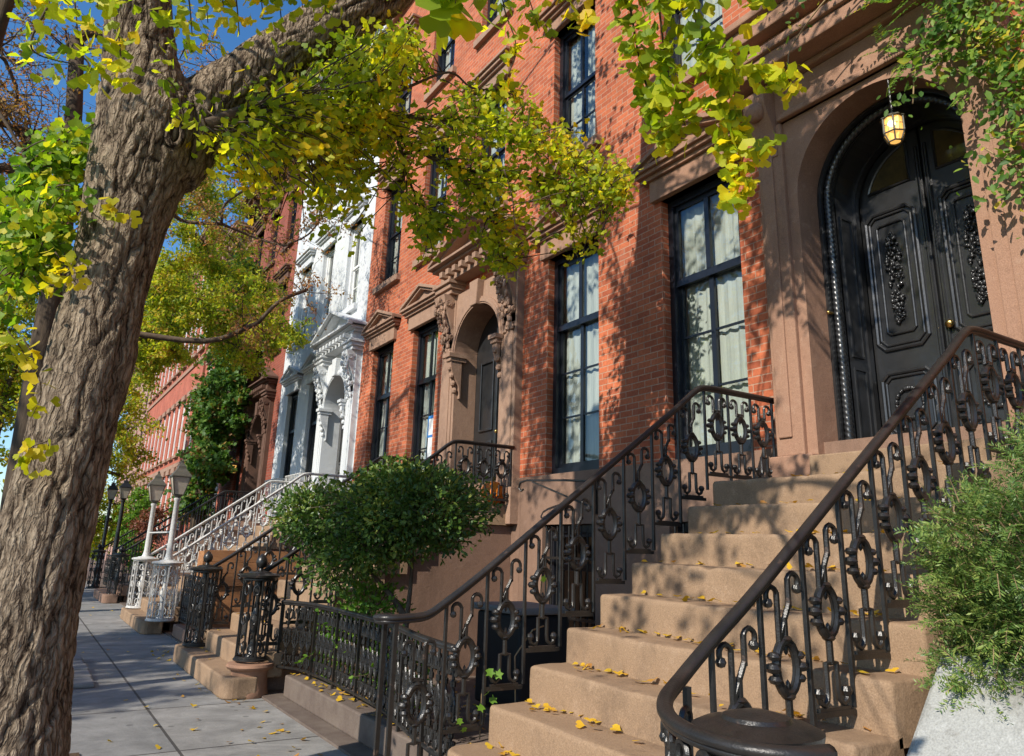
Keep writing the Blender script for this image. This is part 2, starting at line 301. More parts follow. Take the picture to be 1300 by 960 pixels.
leaf_mat('red_leaf', [(0.0, (0.16, 0.045, 0.035)), (1.0, (0.26, 0.10, 0.05))], 0.3)
leaf_mat('shrub_leaf', [(0.0, (0.036, 0.082, 0.016)), (0.5, (0.072, 0.145, 0.026)), (0.88, (0.145, 0.225, 0.036)), (1.0, (0.26, 0.29, 0.05))], 0.28, 0.42, 0.4)
leaf_mat('yew_needle', [(0.0, (0.055, 0.115, 0.026)), (0.6, (0.13, 0.22, 0.045)), (1.0, (0.27, 0.33, 0.08))], 0.25, 0.45, 0.4)
leaf_mat('vine_leaf', [(0.0, (0.06, 0.14, 0.025)), (0.6, (0.15, 0.27, 0.04)), (0.92, (0.28, 0.38, 0.05)), (1.0, (0.55, 0.45, 0.05))], 0.42)
leaf_mat('fallen_leaf', [(0.0, (0.60, 0.40, 0.03)), (0.7, (0.70, 0.42, 0.03)), (1.0, (0.42, 0.20, 0.05))], 0.2)

# ------------------------------------------------------------------ mesh helpers
def wpos(o):
    v = Vector((0, 0, 0))
    while o: v += o.location; o = o.parent
    return v
class MB:
    def __init__(s): s.v = []; s.f = []
    def add(s, vs, fs):
        n = len(s.v); s.v += [tuple(map(float, p)) for p in vs]; s.f += [tuple(i+n for i in q) for q in fs]; return s
    def box(s, x0, x1, y0, y1, z0, z1):
        if x0 > x1: x0, x1 = x1, x0
        if y0 > y1: y0, y1 = y1, y0
        if z0 > z1: z0, z1 = z1, z0
        return s.add([(x0,y0,z0),(x1,y0,z0),(x1,y1,z0),(x0,y1,z0),(x0,y0,z1),(x1,y0,z1),(x1,y1,z1),(x0,y1,z1)],
                     [(0,3,2,1),(4,5,6,7),(0,1,5,4),(1,2,6,5),(2,3,7,6),(3,0,4,7)])
    def quad(s, a, b, c, d): return s.add([a,b,c,d], [(0,1,2,3)])
    def prism(s, poly, axis, lo, hi):
        """poly in the two other axes (cyclic order kept: x->(y,z), y->(x,z), z->(x,y))"""
        n = len(poly)
        def P(u, v, w): return (w,u,v) if axis == 'x' else ((u,w,v) if axis == 'y' else (u,v,w))
        vs = [P(u,v,lo) for u,v in poly] + [P(u,v,hi) for u,v in poly]
        fs = [tuple(range(n-1,-1,-1)), tuple(range(n,2*n))] + [(i,(i+1)%n,n+(i+1)%n,n+i) for i in range(n)]
        return s.add(vs, fs)
    def tube(s, pts, r, n=6, ry=None, up=None, closed=False, caps=True):
        pts = [Vector(p) for p in pts]; m = len(pts)
        rs = r if hasattr(r, '__len__') else [r]*m
        T = []
        for i in range(m):
            a = pts[(i-1) % m] if (closed or i > 0) else pts[i]; b = pts[(i+1) % m] if (closed or i < m-1) else pts[i]
            t = b - a
            T.append(t.normalized() if t.length > 1e-9 else Vector((0,0,1)))
        u = Vector(up) if up else (Vector((0,0,1)) if abs(T[0].z) < 0.9 else Vector((1,0,0)))
        vs = []
        for i in range(m):
            t = T[i]
            if up: u = Vector(up)
            u = u - t*u.dot(t)
            if u.length < 1e-6: u = t.orthogonal()
            u.normalize(); w = t.cross(u)
            for k in range(n):
                a = 2*PI*(k+0.5)/n
                vs.append(pts[i] + w*(rs[i]*math.cos(a)) + u*((ry if ry else rs[i])*math.sin(a)))
        fs = []
        mm = m if closed else m-1
        for i in range(mm):
            j = (i+1) % m
            for k in range(n):
                k2 = (k+1) % n
                fs.append((i*n+k, i*n+k2, j*n+k2, j*n+k))
        if caps and not closed:
            fs.append(tuple(range(n-1,-1,-1))); fs.append(tuple(range((m-1)*n, m*n)))
        return s.add(vs, fs)
    def lathe(s, prof, c, n=16):
        """prof: (radius, z) pairs bottom to top about vertical axis at c"""
        vs = []; m = len(prof)
        for r, z in prof:
            for k in range(n):
                a = 2*PI*k/n; vs.append((c[0]+r*math.cos(a), c[1]+r*math.sin(a), c[2]+z))
        fs = [(i*n+k, i*n+(k+1)%n, (i+1)*n+(k+1)%n, (i+1)*n+k) for i in range(m-1) for k in range(n)]
        fs.append(tuple(range(n-1,-1,-1))); fs.append(tuple(range((m-1)*n, m*n)))
        return s.add(vs, fs)
    def ball(s, c, r, n=8, sz=(1,1,1)):
        vs = [(c[0], c[1], c[2]-r*sz[2])]; k = max(3, n//2)
        for i in range(1, k):
            p = PI*i/k - PI/2
            for j in range(n):
                a = 2*PI*j/n
                vs.append((c[0]+r*sz[0]*math.cos(p)*math.cos(a), c[1]+r*sz[1]*math.cos(p)*math.sin(a), c[2]+r*sz[2]*math.sin(p)))
        vs.append((c[0], c[1], c[2]+r*sz[2])); t = len(vs)-1
        fs = [(0, 1+(j+1)%n, 1+j) for j in range(n)]
        for i in range(k-2):
            for j in range(n):
                a = 1+i*n+j; b = 1+i*n+(j+1)%n
                fs.append((a, b, b+n, a+n))
        o = 1+(k-2)*n
        fs += [(o+j, o+(j+1)%n, t) for j in range(n)]
        return s.add(vs, fs)
    def build(s, name, m, parent=None, smooth=False, bevel=0.0, shift=None, seg=2):
        o0 = wpos(parent) if parent else Vector((0,0,0))
        me = bpy.data.meshes.new(name)
        me.from_pydata([(p[0]-o0.x, p[1]-o0.y, p[2]-o0.z) for p in s.v], [], s.f)
        me.materials.append(MAT[m] if isinstance(m, str) else m)
        if smooth:
            me.polygons.foreach_set('use_smooth', [True]*len(me.polygons))
        me.update()
        o = bpy.data.objects.new(name, me); C.objects.link(o)
        if parent: o.parent = parent
        if smooth == 'auto' or (smooth and smooth is not True):
            try: me.set_sharp_from_angle(angle=math.radians(40))
            except Exception: pass
        if bevel:
            b = o.modifiers.new('bevel', 'BEVEL'); b.width = bevel; b.segments = seg; b.limit_method = 'ANGLE'; b.angle_limit = math.radians(35)
            b.harden_normals = False
        return o
def thing(name, label, cat, loc=(0,0,0), group=None):
    o = bpy.data.objects.new(name, None); o.empty_display_size = 0.2; C.objects.link(o); o.location = loc
    return tag(o, label, cat, group)
def tag(o, label, cat, group=None, kind=None):
    if label: o['label'] = label
    if cat: o['category'] = cat
    if group: o['group'] = group
    if kind: o['kind'] = kind
    return o
def structure(o): o['kind'] = 'structure'; return o
def place(src, parent, loc):
    """a linked-mesh copy of a part (and of its own parts) under another parent"""
    c = src.copy(); C.objects.link(c); c.parent = parent; c.location = Vector(loc) - wpos(parent)
    for ch in src.children:
        d = ch.copy(); C.objects.link(d); d.parent = c
    return c

def np_mesh(name, V, F, m, parent=None, smooth=False):
    """V (n,3), F list/array of polygons with equal size"""
    V = np.asarray(V, np.float32); F = np.asarray(F, np.int32)
    if parent: V = V - np.array(wpos(parent), np.float32)
    me = bpy.data.meshes.new(name)
    me.vertices.add(len(V)); me.vertices.foreach_set('co', V.ravel())
    k = F.shape[1]
    me.loops.add(F.size); me.loops.foreach_set('vertex_index', F.ravel())
    me.polygons.add(len(F)); me.polygons.foreach_set('loop_start', np.arange(0, F.size, k, dtype=np.int32)); me.polygons.foreach_set('loop_total', np.full(len(F), k, np.int32))
    if smooth: me.polygons.foreach_set('use_smooth', np.ones(len(F), bool))
    me.materials.append(MAT[m]); me.update(calc_edges=True); me.validate()
    o = bpy.data.objects.new(name, me); C.objects.link(o)
    if parent: o.parent = parent
    return o

# ------------------------------------------------------------------ leaves
def fan_template():
    # ginkgo leaf in its own plane: stem at the origin, blade towards +Y, unit length 1
    v = [(0, 0, 0), (0.025, 0.28, 0), (-0.025, 0.28, 0)]
    arc = [(-0.56, 0.66, 0.05), (-0.47, 0.90, 0.02), (-0.20, 1.02, -0.02), (0.0, 0.86, -0.03), (0.20, 1.02, -0.02), (0.47, 0.90, 0.02), (0.56, 0.66, 0.05)]
    v += arc
    f = [(0, 1, 2)] + [(1, 4, 3)] * 0
    f += [(2, 4, 3), (2, 5, 4), (2, 6, 5), (2, 1, 6), (1, 7, 6), (1, 8, 7), (1, 9, 8)]
    return np.array(v, float), np.array(f)
def oval_template():
    v = [(0,0,0), (0.24,0.35,0.04), (0.2,0.75,0.03), (0,1.0,-0.04), (-0.2,0.75,0.03), (-0.24,0.35,0.04)]
    f = [(0,1,2),(0,2,3),(0,3,4),(0,4,5)]
    return np.array(v), np.array(f)
def diamond_template():
    v = [(0,0,0),(0.3,0.5,0.05),(0,1,0),(-0.3,0.5,0.05)]
    return np.array(v), np.array([(0,1,2),(0,2,3)])
def maple_template():
    v = [(0,0,0),(0.42,0.15,0.05),(0.30,0.45,0.03),(0.55,0.70,0.0),(0.18,0.72,0.0),(0,1.0,-0.05),(-0.18,0.72,0),(-0.55,0.70,0),(-0.30,0.45,0.03),(-0.42,0.15,0.05)]
    f = [(0,1,2),(0,2,4),(2,3,4),(0,4,5),(0,5,6),(0,6,8),(6,7,8),(0,8,9)]
    return np.array(v), np.array(f)
FAN, OVAL, DIAM, MAPLE = fan_template(), oval_template(), diamond_template(), maple_template()
def unit(a): return a/np.maximum(np.linalg.norm(a, axis=-1, keepdims=True), 1e-9)
def leaves(P, D, Nn, S, tmpl):
    """P positions, D blade directions, Nn rough normals, S sizes"""
    tv, tf = tmpl
    D = unit(D); X = unit(np.cross(D, Nn)); Z = np.cross(X, D)
    curl = rng.uniform(-0.5, 0.9, len(P))[:, None, None]
    zz = tv[None, :, 2:3]*1.0 + curl*0.25*(tv[None, :, 0:1]**2)
    V = P[:, None, :] + S[:, None, None]*(tv[None, :, 0:1]*X[:, None, :] + tv[None, :, 1:2]*D[:, None, :] + zz*Z[:, None, :])
    F = tf[None] + (np.arange(len(P))*len(tv))[:, None, None]
    return V.reshape(-1, 3), F.reshape(-1, tf.shape[1])
def rnd_dirs(n): return unit(rng.normal(size=(n, 3)))
def smooth_path(pts, k=6):
    pts = [np.array(p, float) for p in pts]
    P = [2*pts[0]-pts[1]] + pts + [2*pts[-1]-pts[-2]]
    out = []
    for i in range(1, len(P)-2):
        for t in np.linspace(0, 1, k, endpoint=False):
            a, b, c, d = P[i-1], P[i], P[i+1], P[i+2]
            out.append(0.5*((2*b)+(-a+c)*t+(2*a-5*b+4*c-d)*t*t+(-a+3*b-3*c+d)*t**3))
    out.append(pts[-1]); return out

# ------------------------------------------------------------------ world + sun
SUN_EL, SUN_AZ = math.radians(35), math.radians(18)
trav = Vector((math.cos(SUN_EL)*math.cos(SUN_AZ), math.cos(SUN_EL)*math.sin(SUN_AZ), -math.sin(SUN_EL)))
W = bpy.data.worlds.new('World'); SC.world = W; W.use_nodes = True
wn = W.node_tree.nodes; wl = W.node_tree.links
sky = wn.new('ShaderNodeTexSky'); sky.sky_type = 'NISHITA'; sky.sun_disc = False
sky.sun_elevation = SUN_EL; sky.sun_rotation = math.atan2(-trav.x, -trav.y); sky.air_density = 1.0; sky.dust_density = 0.3; sky.ozone_density = 4.0
hs = wn.new('ShaderNodeHueSaturation'); hs.inputs['Saturation'].default_value = 1.2
wl.new(sky.outputs[0], hs.inputs['Color']); wl.new(hs.outputs[0], wn['Background'].inputs[0]); wn['Background'].inputs[1].default_value = 0.15
sl = bpy.data.lights.new('sun', 'SUN'); sl.energy = 4.6; sl.angle = math.radians(0.53); sl.color = (1.0, 0.93, 0.82)
so = bpy.data.objects.new('sun', sl); C.objects.link(so); so.rotation_euler = trav.to_track_quat('-Z', 'Y').to_euler()
cam = bpy.data.cameras.new('camera'); co = bpy.data.objects.new('camera', cam); C.objects.link(co); SC.camera = co
cam.sensor_width = 36; cam.lens = 36*FPX/1300; cam.shift_y = -45/1300; cam.clip_end = 2000; cam.clip_start = 0.05
M = Matrix(((CR[0], CU[0], -CF[0], 0), (CR[1], CU[1], -CF[1], 0), (CR[2], CU[2], -CF[2], EYE), (0, 0, 0, 1)))
co.matrix_world = M
SC.view_settings.view_transform = 'Standard'; SC.view_settings.look = 'None'; SC.view_settings.exposure = 0.36; SC.view_settings.gamma = 1
SC.view_settings.use_curve_mapping = False
SC.cycles.max_bounces = 6; SC.cycles.transparent_max_bounces = 16; SC.cycles.diffuse_bounces = 3; SC.cycles.glossy_bounces = 3
SC.cycles.caustics_reflective = False; SC.cycles.caustics_refractive = False

# ------------------------------------------------------------------ setting
structure(MB().box(-400, 400, -400, 400, -0.6, -0.16).build('ground', 'asphalt'))
structure(MB().box(-9.2, -0.42, -60, 120, -0.158, -0.152).build('road', 'asphalt'))
structure(MB().box(-0.22, 2.30, -30, 110, -0.15, 0.0).build('sidewalk', 'bluestone'))
structure(MB().box(-0.42, -0.222, -30, 110, -0.15, 0.004).build('kerb', 'kerb_stone', bevel=0.015))
structure(MB().box(2.302, 5.35, -8, 110, -0.15, 0.02).build('front_yard_ground', 'yard_stone'))
structure(MB().box(-0.20, 0.62, 3.9, 6.6, 0.002, 0.012).build('tree_pit_soil', 'soil'))

# ------------------------------------------------------------------ facades
def wall_mb(y0, y1, z0, z1, openings, X=FX, depth=0.14, back=9.0):
    """front plane with rectangular holes + reveals, side, back and top faces"""
    mb = MB()
    ys = sorted({y0, y1, *[o[0] for o in openings], *[o[1] for o in openings]})
    zs = sorted({z0, z1, *[o[2] for o in openings], *[o[3] for o in openings]})
    for a, b in zip(ys, ys[1:]):
        for c, d in zip(zs, zs[1:]):
            ym, zm = (a+b)/2, (c+d)/2
            if any(o[0] < ym < o[1] and o[2] < zm < o[3] for o in openings): continue
            mb.quad((X,a,c),(X,a,d),(X,b,d),(X,b,c))
    for ya, yb, za, zb in [o[:4] for o in openings]:
        e = X + depth
        mb.quad((X,ya,za),(e,ya,za),(e,ya,zb),(X,ya,zb)); mb.quad((X,yb,za),(X,yb,zb),(e,yb,zb),(e,yb,za))
        mb.quad((X,ya,zb),(e,ya,zb),(e,yb,zb),(X,yb,zb)); mb.quad((X,ya,za),(X,yb,za),(e,yb,za),(e,ya,za))
    B = X + back
    mb.quad((X,y0,z0),(X,y0,z1),(B,y0,z1),(B,y0,z0)); mb.quad((X,y1,z0),(B,y1,z0),(B,y1,z1),(X,y1,z1))
    mb.quad((B,y0,z0),(B,y0,z1),(B,y1,z1),(B,y1,z0)); mb.quad((X,y0,z1),(X,y1,z1),(B,y1,z1),(B,y0,z1))
    return mb

def pediment_mb(mb, yc, hw, zb, h, X, pr):
    """little classical pediment: cornice, raking cornices, sunk tympanum"""
    mb.box(X-pr*0.55, X+0.02, yc-hw*0.93, yc+hw*0.93, zb, zb+0.05)
    mb.box(X-pr*0.80, X+0.02, yc-hw*0.97, yc+hw*0.97, zb+0.05, zb+0.095)
    mb.box(X-pr, X+0.02, yc-hw, yc+hw, zb+0.095, zb+0.14)
    z1 = zb+0.14
    mb.prism([(yc-hw*0.96, z1), (yc+hw*0.96, z1), (yc, z1+h)], 'x', X-pr*0.35, X+0.02)
    t = 0.09*hw/0.8
    for sg in (1, -1):
        for (p0, p1, off, th) in ((pr*0.99, 0.0, 0.055, 0.045), (pr*0.78, 0.0, 0.01, 0.045)):
            a = (yc+sg*hw*1.0, z1+off-0.055); b = (yc, z1+off-0.055+h)
            poly = [a, b, (b[0], b[1]+th+0.012), (a[0], a[1]+th+0.012)]
            if sg < 0: poly = poly[::-1]
            mb.prism(poly, 'x', X-p0, X+0.02)
    return mb

def window(parent, yc, w, z0, z1, frame='dark_paint', style='parlour', lintel=None, sillm=None, X=FX, rows=3, curtain=True, split=0.66):
    """window > frame(window itself), pane, curtain, lintel, pediment, sill"""
    y0, y1 = yc-w/2, yc+w/2
    xf = X+0.10
    f = MB()
    t = 0.075 if style != 'far' else 0.09
    f.box(xf, xf+0.10, y0, y0+t, z0, z1); f.box(xf, xf+0.10, y1-t, y1, z0, z1)
    f.box(xf, xf+0.10, y0+t, y1-t, z1-t, z1); f.box(xf, xf+0.10, y0+t, y1-t, z0, z0+0.09)
    zr = z0 + (z1-z0)*split
    # upper sash slightly proud, lower sash behind it
    s = 0.045
    for (za, zb, dx) in ((zr, z1-t, 0.035), (z0+0.09, zr+0.02, 0.065)):
        xa = xf+dx
        f.box(xa, xa+0.03, y0+t, y0+t+s, za, zb); f.box(xa, xa+0.03, y1-t-s, y1-t, za, zb)
        f.box(xa, xa+0.03, y0+t+s, y1-t-s, za, za+0.055); f.box(xa, xa+0.03, y0+t+s, y1-t-s, zb-0.05, zb)
        if style != 'far':
            wv = 0.030 if style == 'parlour' else 0.02
            f.box(xa-0.004, xa+0.028, yc-wv, yc+wv, za+0.055, zb-0.05)
    if style == 'parlour': f.box(xf+0.018, xf+0.062, y0+t, y1-t, zr-0.035, zr+0.03)
    if style in ('parlour', 'upper'):
        za, zb = z0+0.145, zr-0.03
        for i in range(1, rows):
            z = za + (zb-za)*i/rows
            f.box(xf+0.068, xf+0.09, y0+t+s, yc-0.03, z-0.011, z+0.011); f.box(xf+0.068, xf+0.09, yc+0.03, y1-t-s, z-0.011, z+0.011)
    o = f.build('window', frame, parent)
    p = MB(); p.quad((xf+0.053,y0+t,zr),(xf+0.053,y0+t,z1-t),(xf+0.053,y1-t,z1-t),(xf+0.053,y1-t,zr)); p.build('pane', 'glass', o)
    p = MB(); p.quad((xf+0.08,y0+t,z0+0.09),(xf+0.08,y0+t,zr+0.01),(xf+0.08,y1-t,zr+0.01),(xf+0.08,y1-t,z0+0.09)); p.build('pane', 'glass', o)
    if curtain:
        c = MB(); xb = X+0.235; n = 26
        yy = np.linspace(y0+0.01, y1-0.01, n+1)
        top = z1+0.05 if curtain is True else curtain
        g0 = 0.10*w if rng.random() < 0.5 else 0
        for i in range(n):
            if g0 and abs(yy[i]-yc) < g0*0.6: continue
            a = xb+0.012*math.sin(i*1.9); b = xb+0.012*math.sin((i+1)*1.9)
            c.quad((a,yy[i],z0),(a,yy[i],top),(b,yy[i+1],top),(b,yy[i+1],z0))
        c.build('curtain', 'curtain', o, smooth=True)
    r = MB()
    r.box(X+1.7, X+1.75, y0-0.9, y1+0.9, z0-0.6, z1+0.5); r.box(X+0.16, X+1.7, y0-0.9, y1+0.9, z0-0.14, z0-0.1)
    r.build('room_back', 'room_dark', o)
    if sillm:
        MB().box(X-0.09, X+0.10, y0-0.13, y1+0.13, z0-0.13, z0+0.002).build('sill', sillm, o, bevel=0.008)
    if lintel:
        kind, m = lintel
        if kind == 'pediment':
            MB().box(X-0.07, X+0.135, y0-0.11, y1+0.11, z1, z1+0.25).build('lintel', m, o, bevel=0.008)
            pediment_mb(MB(), yc, w/2+0.27, z1+0.252, 0.27, X, 0.20).build('pediment', m, o, bevel=0.004, seg=1)
        elif kind == 'cap':
            mb = MB(); mb.box(X-0.07, X+0.135, y0-0.11, y1+0.11, z1, z1+0.2); mb.box(X-0.12, X+0.02, y0-0.17, y1+0.17, z1+0.2, z1+0.25)
            mb.box(X-0.17, X+0.02, y0-0.22, y1+0.22, z1+0.25, z1+0.31); mb.box(X-0.21, X+0.02, y0-0.26, y1+0.26, z1+0.31, z1+0.36)
            mb.build('lintel', m, o, bevel=0.005, seg=1)
        else:
            MB().box(X-0.05, X+0.135, y0-0.1, y1+0.1, z1, z1+0.22).build('lintel', m, o)
    return o

def cornice(parent, y0, y1, z, m, X=FX):
    mb = MB()
    mb.box(X-0.12, X+0.3, y0, y1, z-0.75, z-0.62); mb.box(X-0.06, X+0.3, y0, y1, z-0.62, z-0.18)
    n = int((y1-y0)/0.55)
    for i in range(n):
        yy = y0+0.2+i*(y1-y0-0.3)/max(1, n-1)
        mb.prism([(X-0.5, z-0.18), (X-0.06, z-0.18), (X-0.06, z-0.6), (X-0.16, z-0.58), (X-0.2, z-0.42), (X-0.45, z-0.34)], 'y', yy-0.08, yy+0.08)
    mb.box(X-0.56, X+0.3, y0-0.05, y1+0.05, z-0.18, z-0.08); mb.box(X-0.66, X+0.3, y0-0.1, y1+0.1, z-0.08, z+0.02); mb.box(X-0.7, X+0.4, y0-0.12, y1+0.12, z+0.02, z+0.08)
    return mb.build('cornice', m, parent, bevel=0.01, seg=1)

def scroll_poly(x1, zt, zb, pr, flip=False):
    """side outline of a carved S console, in (x,z): back edge on x1"""
    h = zt-zb; P = []
    for i in range(15):
        t = i/14
        z = zt - h*t
        b = pr*(0.92*(1-t)**1.2 + 0.16*math.sin(PI*t*2.0) + 0.10*math.exp(-((t-0.8)/0.1)**2) + 0.06)
        P.append((x1-max(0.02, b), z))
    return [(x1, zb), (x1, zt)] + P

def arch_pts(yc, r, zs, n=24, flip=1):
    return [(yc+r*math.cos(PI*i/n), zs+r*math.sin(PI*i/n)) for i in range(n+1)]

def arch_slab(mb, yc, r, zs, y0, y1, z0, z1, xa, xb, n=28):
    """slab between xa (front) and xb (back) with an arched opening, outer rectangle y0..y1, z0..z1"""
    A = arch_pts(yc, r, zs, n)           # from +y side over the crown to -y
    inner = [(yc+r, z0)] + A + [(yc-r, z0)]
    outer = []
    for (y, z) in inner:
        if z <= zs+1e-6: outer.append((y1 if y > yc else y0, z))
        else:
            dy, dz = y-yc, z-zs
            k = 1e9
            if dy > 1e-6: k = min(k, (y1-yc)/dy)
            if dy < -1e-6: k = min(k, (y0-yc)/dy)
            if dz > 1e-6: k = min(k, (z1-zs)/dz)
            outer.append((yc+dy*k, zs+dz*k))
    # put rectangle corners exactly
    for cy in (y1, y0):
        i = min(range(len(outer)), key=lambda q: (outer[q][0]-cy)**2+(outer[q][1]-z1)**2)
        outer[i] = (cy, z1)
    for x, rev in ((xa, False), (xb, True)):
        for i in range(len(inner)-1):
            q = [(x,*inner[i]), (x,*outer[i]), (x,*outer[i+1]), (x,*inner[i+1])]
            mb.quad(*(q[::-1] if rev else q))
    for i in range(len(inner)-1):
        a, b = inner[i], inner[i+1]
        mb.quad((xa,*a),(xa,*b),(xb,*b),(xb,*a))
        a, b = outer[i], outer[i+1]
        mb.quad((xa,*a),(xb,*a),(xb,*b),(xa,*b))
    return mb
def arch_band(mb, yc, r0, r1, zs, z0, xa, xb, n=28):
    A = [(yc+r0, z0)]+arch_pts(yc, r0, zs, n)+[(yc-r0, z0)]; B = [(yc+r1, z0)]+arch_pts(yc, r1, zs, n)+[(yc-r1, z0)]
    for i in range(len(A)-1):
        mb.quad((xa,*A[i]),(xa,*B[i]),(xa,*B[i+1]),(xa,*A[i+1])); mb.quad((xb,*A[i]),(xb,*A[i+1]),(xb,*B[i+1]),(xb,*B[i]))
        mb.quad((xa,*A[i]),(xa,*A[i+1]),(xb,*A[i+1]),(xb,*A[i])); mb.quad((xa,*B[i]),(xb,*B[i]),(xb,*B[i+1]),(xa,*B[i+1]))
    return mb

def arched_entry(house, yc, m, doorm, zl=2.06, detail=True):
    """pilasters with carved consoles, round arch with keystone, dentils and pediment; double door behind"""
    s = MB(); X = FX
    hw = 1.13
    for sg in (1, -1):
        ya, yb = sorted((yc+sg*0.70, yc+sg*hw))
        s.box(X-0.16, X+0.02, ya, yb, zl-0.25, zl+0.22)
        s.box(X-0.12, X+0.02, ya+0.03, yb-0.03, zl+0.22, 5.42)
        s.box(X-0.135, X-0.118, ya+0.10, yb-0.10, zl+0.4, 4.55)
        s.box(X-0.24, X+0.02, ya-0.02, yb+0.02, 5.42, 5.50); s.box(X-0.28, X+0.02, ya-0.05, yb+0.05, 5.50, 5.58)
        s.box(X-0.32, X+0.02, ya-0.08, yb+0.08, 5.58, 5.64)
    arch_slab(s, yc, 0.67, 4.40, yc-0.74, yc+0.74, zl, 5.42, X-0.10, X+0.28)
    s.box(X-0.24, X+0.02, yc-hw+0.05, yc+hw-0.05, 5.64, 5.82)
    for i in range(9):
        yy = yc-0.86+i*0.215
        s.box(X-0.36, X-0.24, yy-0.05, yy+0.05, 5.70, 5.80)
    o = s.build('door_surround', m, house, bevel=0.006, seg=1)
    b = MB(); arch_band(b, yc, 0.67, 0.78, 4.40, 4.1, X-0.135, X-0.098); arch_band(b, yc, 0.695, 0.745, 4.40, 4.1, X-0.15, X-0.134); b.build('archivolt', m, o, smooth='auto')
    for sg in (1, -1):
        c = MB(); ya, yb = sorted((yc+sg*0.76, yc+sg*1.07))
        c.prism(scroll_poly(X-0.10, 5.42, 4.55, 0.20), 'y', ya, yb)
        c.prism([(X-0.33, 5.41), (X-0.30, 5.28), (X-0.2, 5.22), (X-0.12, 5.30), (X-0.12, 5.41)], 'y', ya-0.015, yb+0.015)
        rr = random.Random(11)
        for k in range(70):                                   # carved leafage spilling down the console
            t = rr.random(); z = 5.36-0.92*t; b = 0.22*(1-t)**1.1+0.02
            c.ball((X-0.12-b*rr.uniform(0.75, 1.05), rr.uniform(ya+0.02, yb-0.02), z), rr.uniform(0.02, 0.045), 6, (0.8, rr.uniform(0.6, 1.3), rr.uniform(0.7, 1.8)))
        for yy in (ya-0.005, yb+0.005):                        # side volutes
            c.tube([(X-0.24+0.055*math.cos(q)*(1-q/14), yy, 5.27+0.055*math.sin(q)*(1-q/14)) for q in np.linspace(0, 11, 22)], 0.016, 5)
            c.tube([(X-0.16+0.035*math.cos(q)*(1-q/14), yy, 4.72+0.035*math.sin(q)*(1-q/14)) for q in np.linspace(0, 11, 18)], 0.013, 5)
        c.build('console_bracket', m, o, smooth='auto')
        c = MB(); ya, yb = sorted((yc+sg*0.60, yc+sg*0.76))
        c.box(X-0.26, X+0.05, ya-0.02, yb+0.02, 4.36, 4.42); c.box(X-0.23, X+0.05, ya, yb, 4.30, 4.36); c.prism(scroll_poly(X-0.02, 4.30, 3.72, 0.19), 'y', ya+0.015, yb-0.015)
        for dz in (4.2, 4.08, 3.96, 3.85): c.ball((X-0.19+0.26*(4.2-dz), (ya+yb)/2, dz), 0.05, 8, (0.8, 1.2, 1))
        c.build('impost_bracket', m, o, smooth='auto')
    k = MB(); k.prism([(yc-0.09, 5.04), (yc+0.09, 5.04), (yc+0.13, 5.44), (yc-0.13, 5.44)], 'x', X-0.22, X-0.02); k.build('keystone', m, o, bevel=0.015)
    pediment_mb(MB(), yc, hw+0.12, 5.82, 0.5, X, 0.42).build('pediment', m, o, bevel=0.005, seg=1)
    # door set back in the arch
    d = MB(); xd = X+0.282
    d.prism([(yc+0.67, zl+0.22)]+arch_pts(yc, 0.67, 4.40, 20)+[(yc-0.67, zl+0.22)], 'x', xd, xd+0.05)
    for sg in (1, -1):
        ym = yc+sg*0.30
        for (za, zb) in ((zl+0.45, zl+1.0), (zl+1.15, 4.3)):
            for (ya, yb) in ((ym-0.2, ym-0.165), (ym+0.165, ym+0.2)): d.box(xd-0.03, xd, ya, yb, za, zb)
            d.box(xd-0.03, xd, ym-0.165, ym+0.165, za, za+0.035); d.box(xd-0.03, xd, ym-0.165, ym+0.165, zb-0.035, zb)
    d.box(xd-0.035, xd, yc-0.03, yc+0.03, zl+0.22, 4.9)
    dd = d.build('door', doorm, house, bevel=0.004, seg=1)
    hd = MB(); hd.ball((xd-0.06, yc-0.09, zl+1.1), 0.03); hd.build('door_knob', 'brass', dd, smooth=True)
    MB().box(X-0.15, xd+0.05, yc-0.668, yc+0.668, zl+0.002, zl+0.215).build('threshold', m, dd, bevel=0.008)
    return o

# ---------------- house 1 : the near brick house with the black arched door
H1 = thing('brick_house', 'red brick house nearest the viewer, with the big black arched door and tall black-framed windows', 'house', (FX, 3.0, 0))
Y0, Y1 = -5.0, 8.20
D1 = 3.03
ops = [(4.49, 5.55, 2.40, 5.28), (6.65, 7.71, 2.40, 5.28), (D1-0.86, D1+0.86, 2.27, 5.55)]
up = [(4.55, 5.49), (6.71, 7.65), (2.55, 3.49)]
for a, b in up: ops += [(a, b, 6.62, 8.80), (a, b, 10.15, 12.1)]
wall_mb(Y0, Y1, 2.402, 14.0, ops).build('wall', 'brick', H1)
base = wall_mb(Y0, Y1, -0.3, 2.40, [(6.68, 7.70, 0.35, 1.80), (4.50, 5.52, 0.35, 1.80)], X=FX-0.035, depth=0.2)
base.build('basement_wall', 'brownstone_base', H1)
for yc in (5.02, 7.18): window(H1, yc, 1.06, 2.40, 5.28, lintel=('pediment', 'brownstone'))
for a, b in up:
    window(H1, (a+b)/2, b-a, 6.62, 8.80, style='upper', rows=2, split=0.52, lintel=('cap', 'brownstone'), sillm='brownstone')
    window(H1, (a+b)/2, b-a, 10.15, 12.1, style='upper', rows=2, split=0.52, lintel=('cap', 'brownstone'), sillm='brownstone')
cornice(H1, Y0+0.2, Y1-0.02, 14.0, 'brownstone')
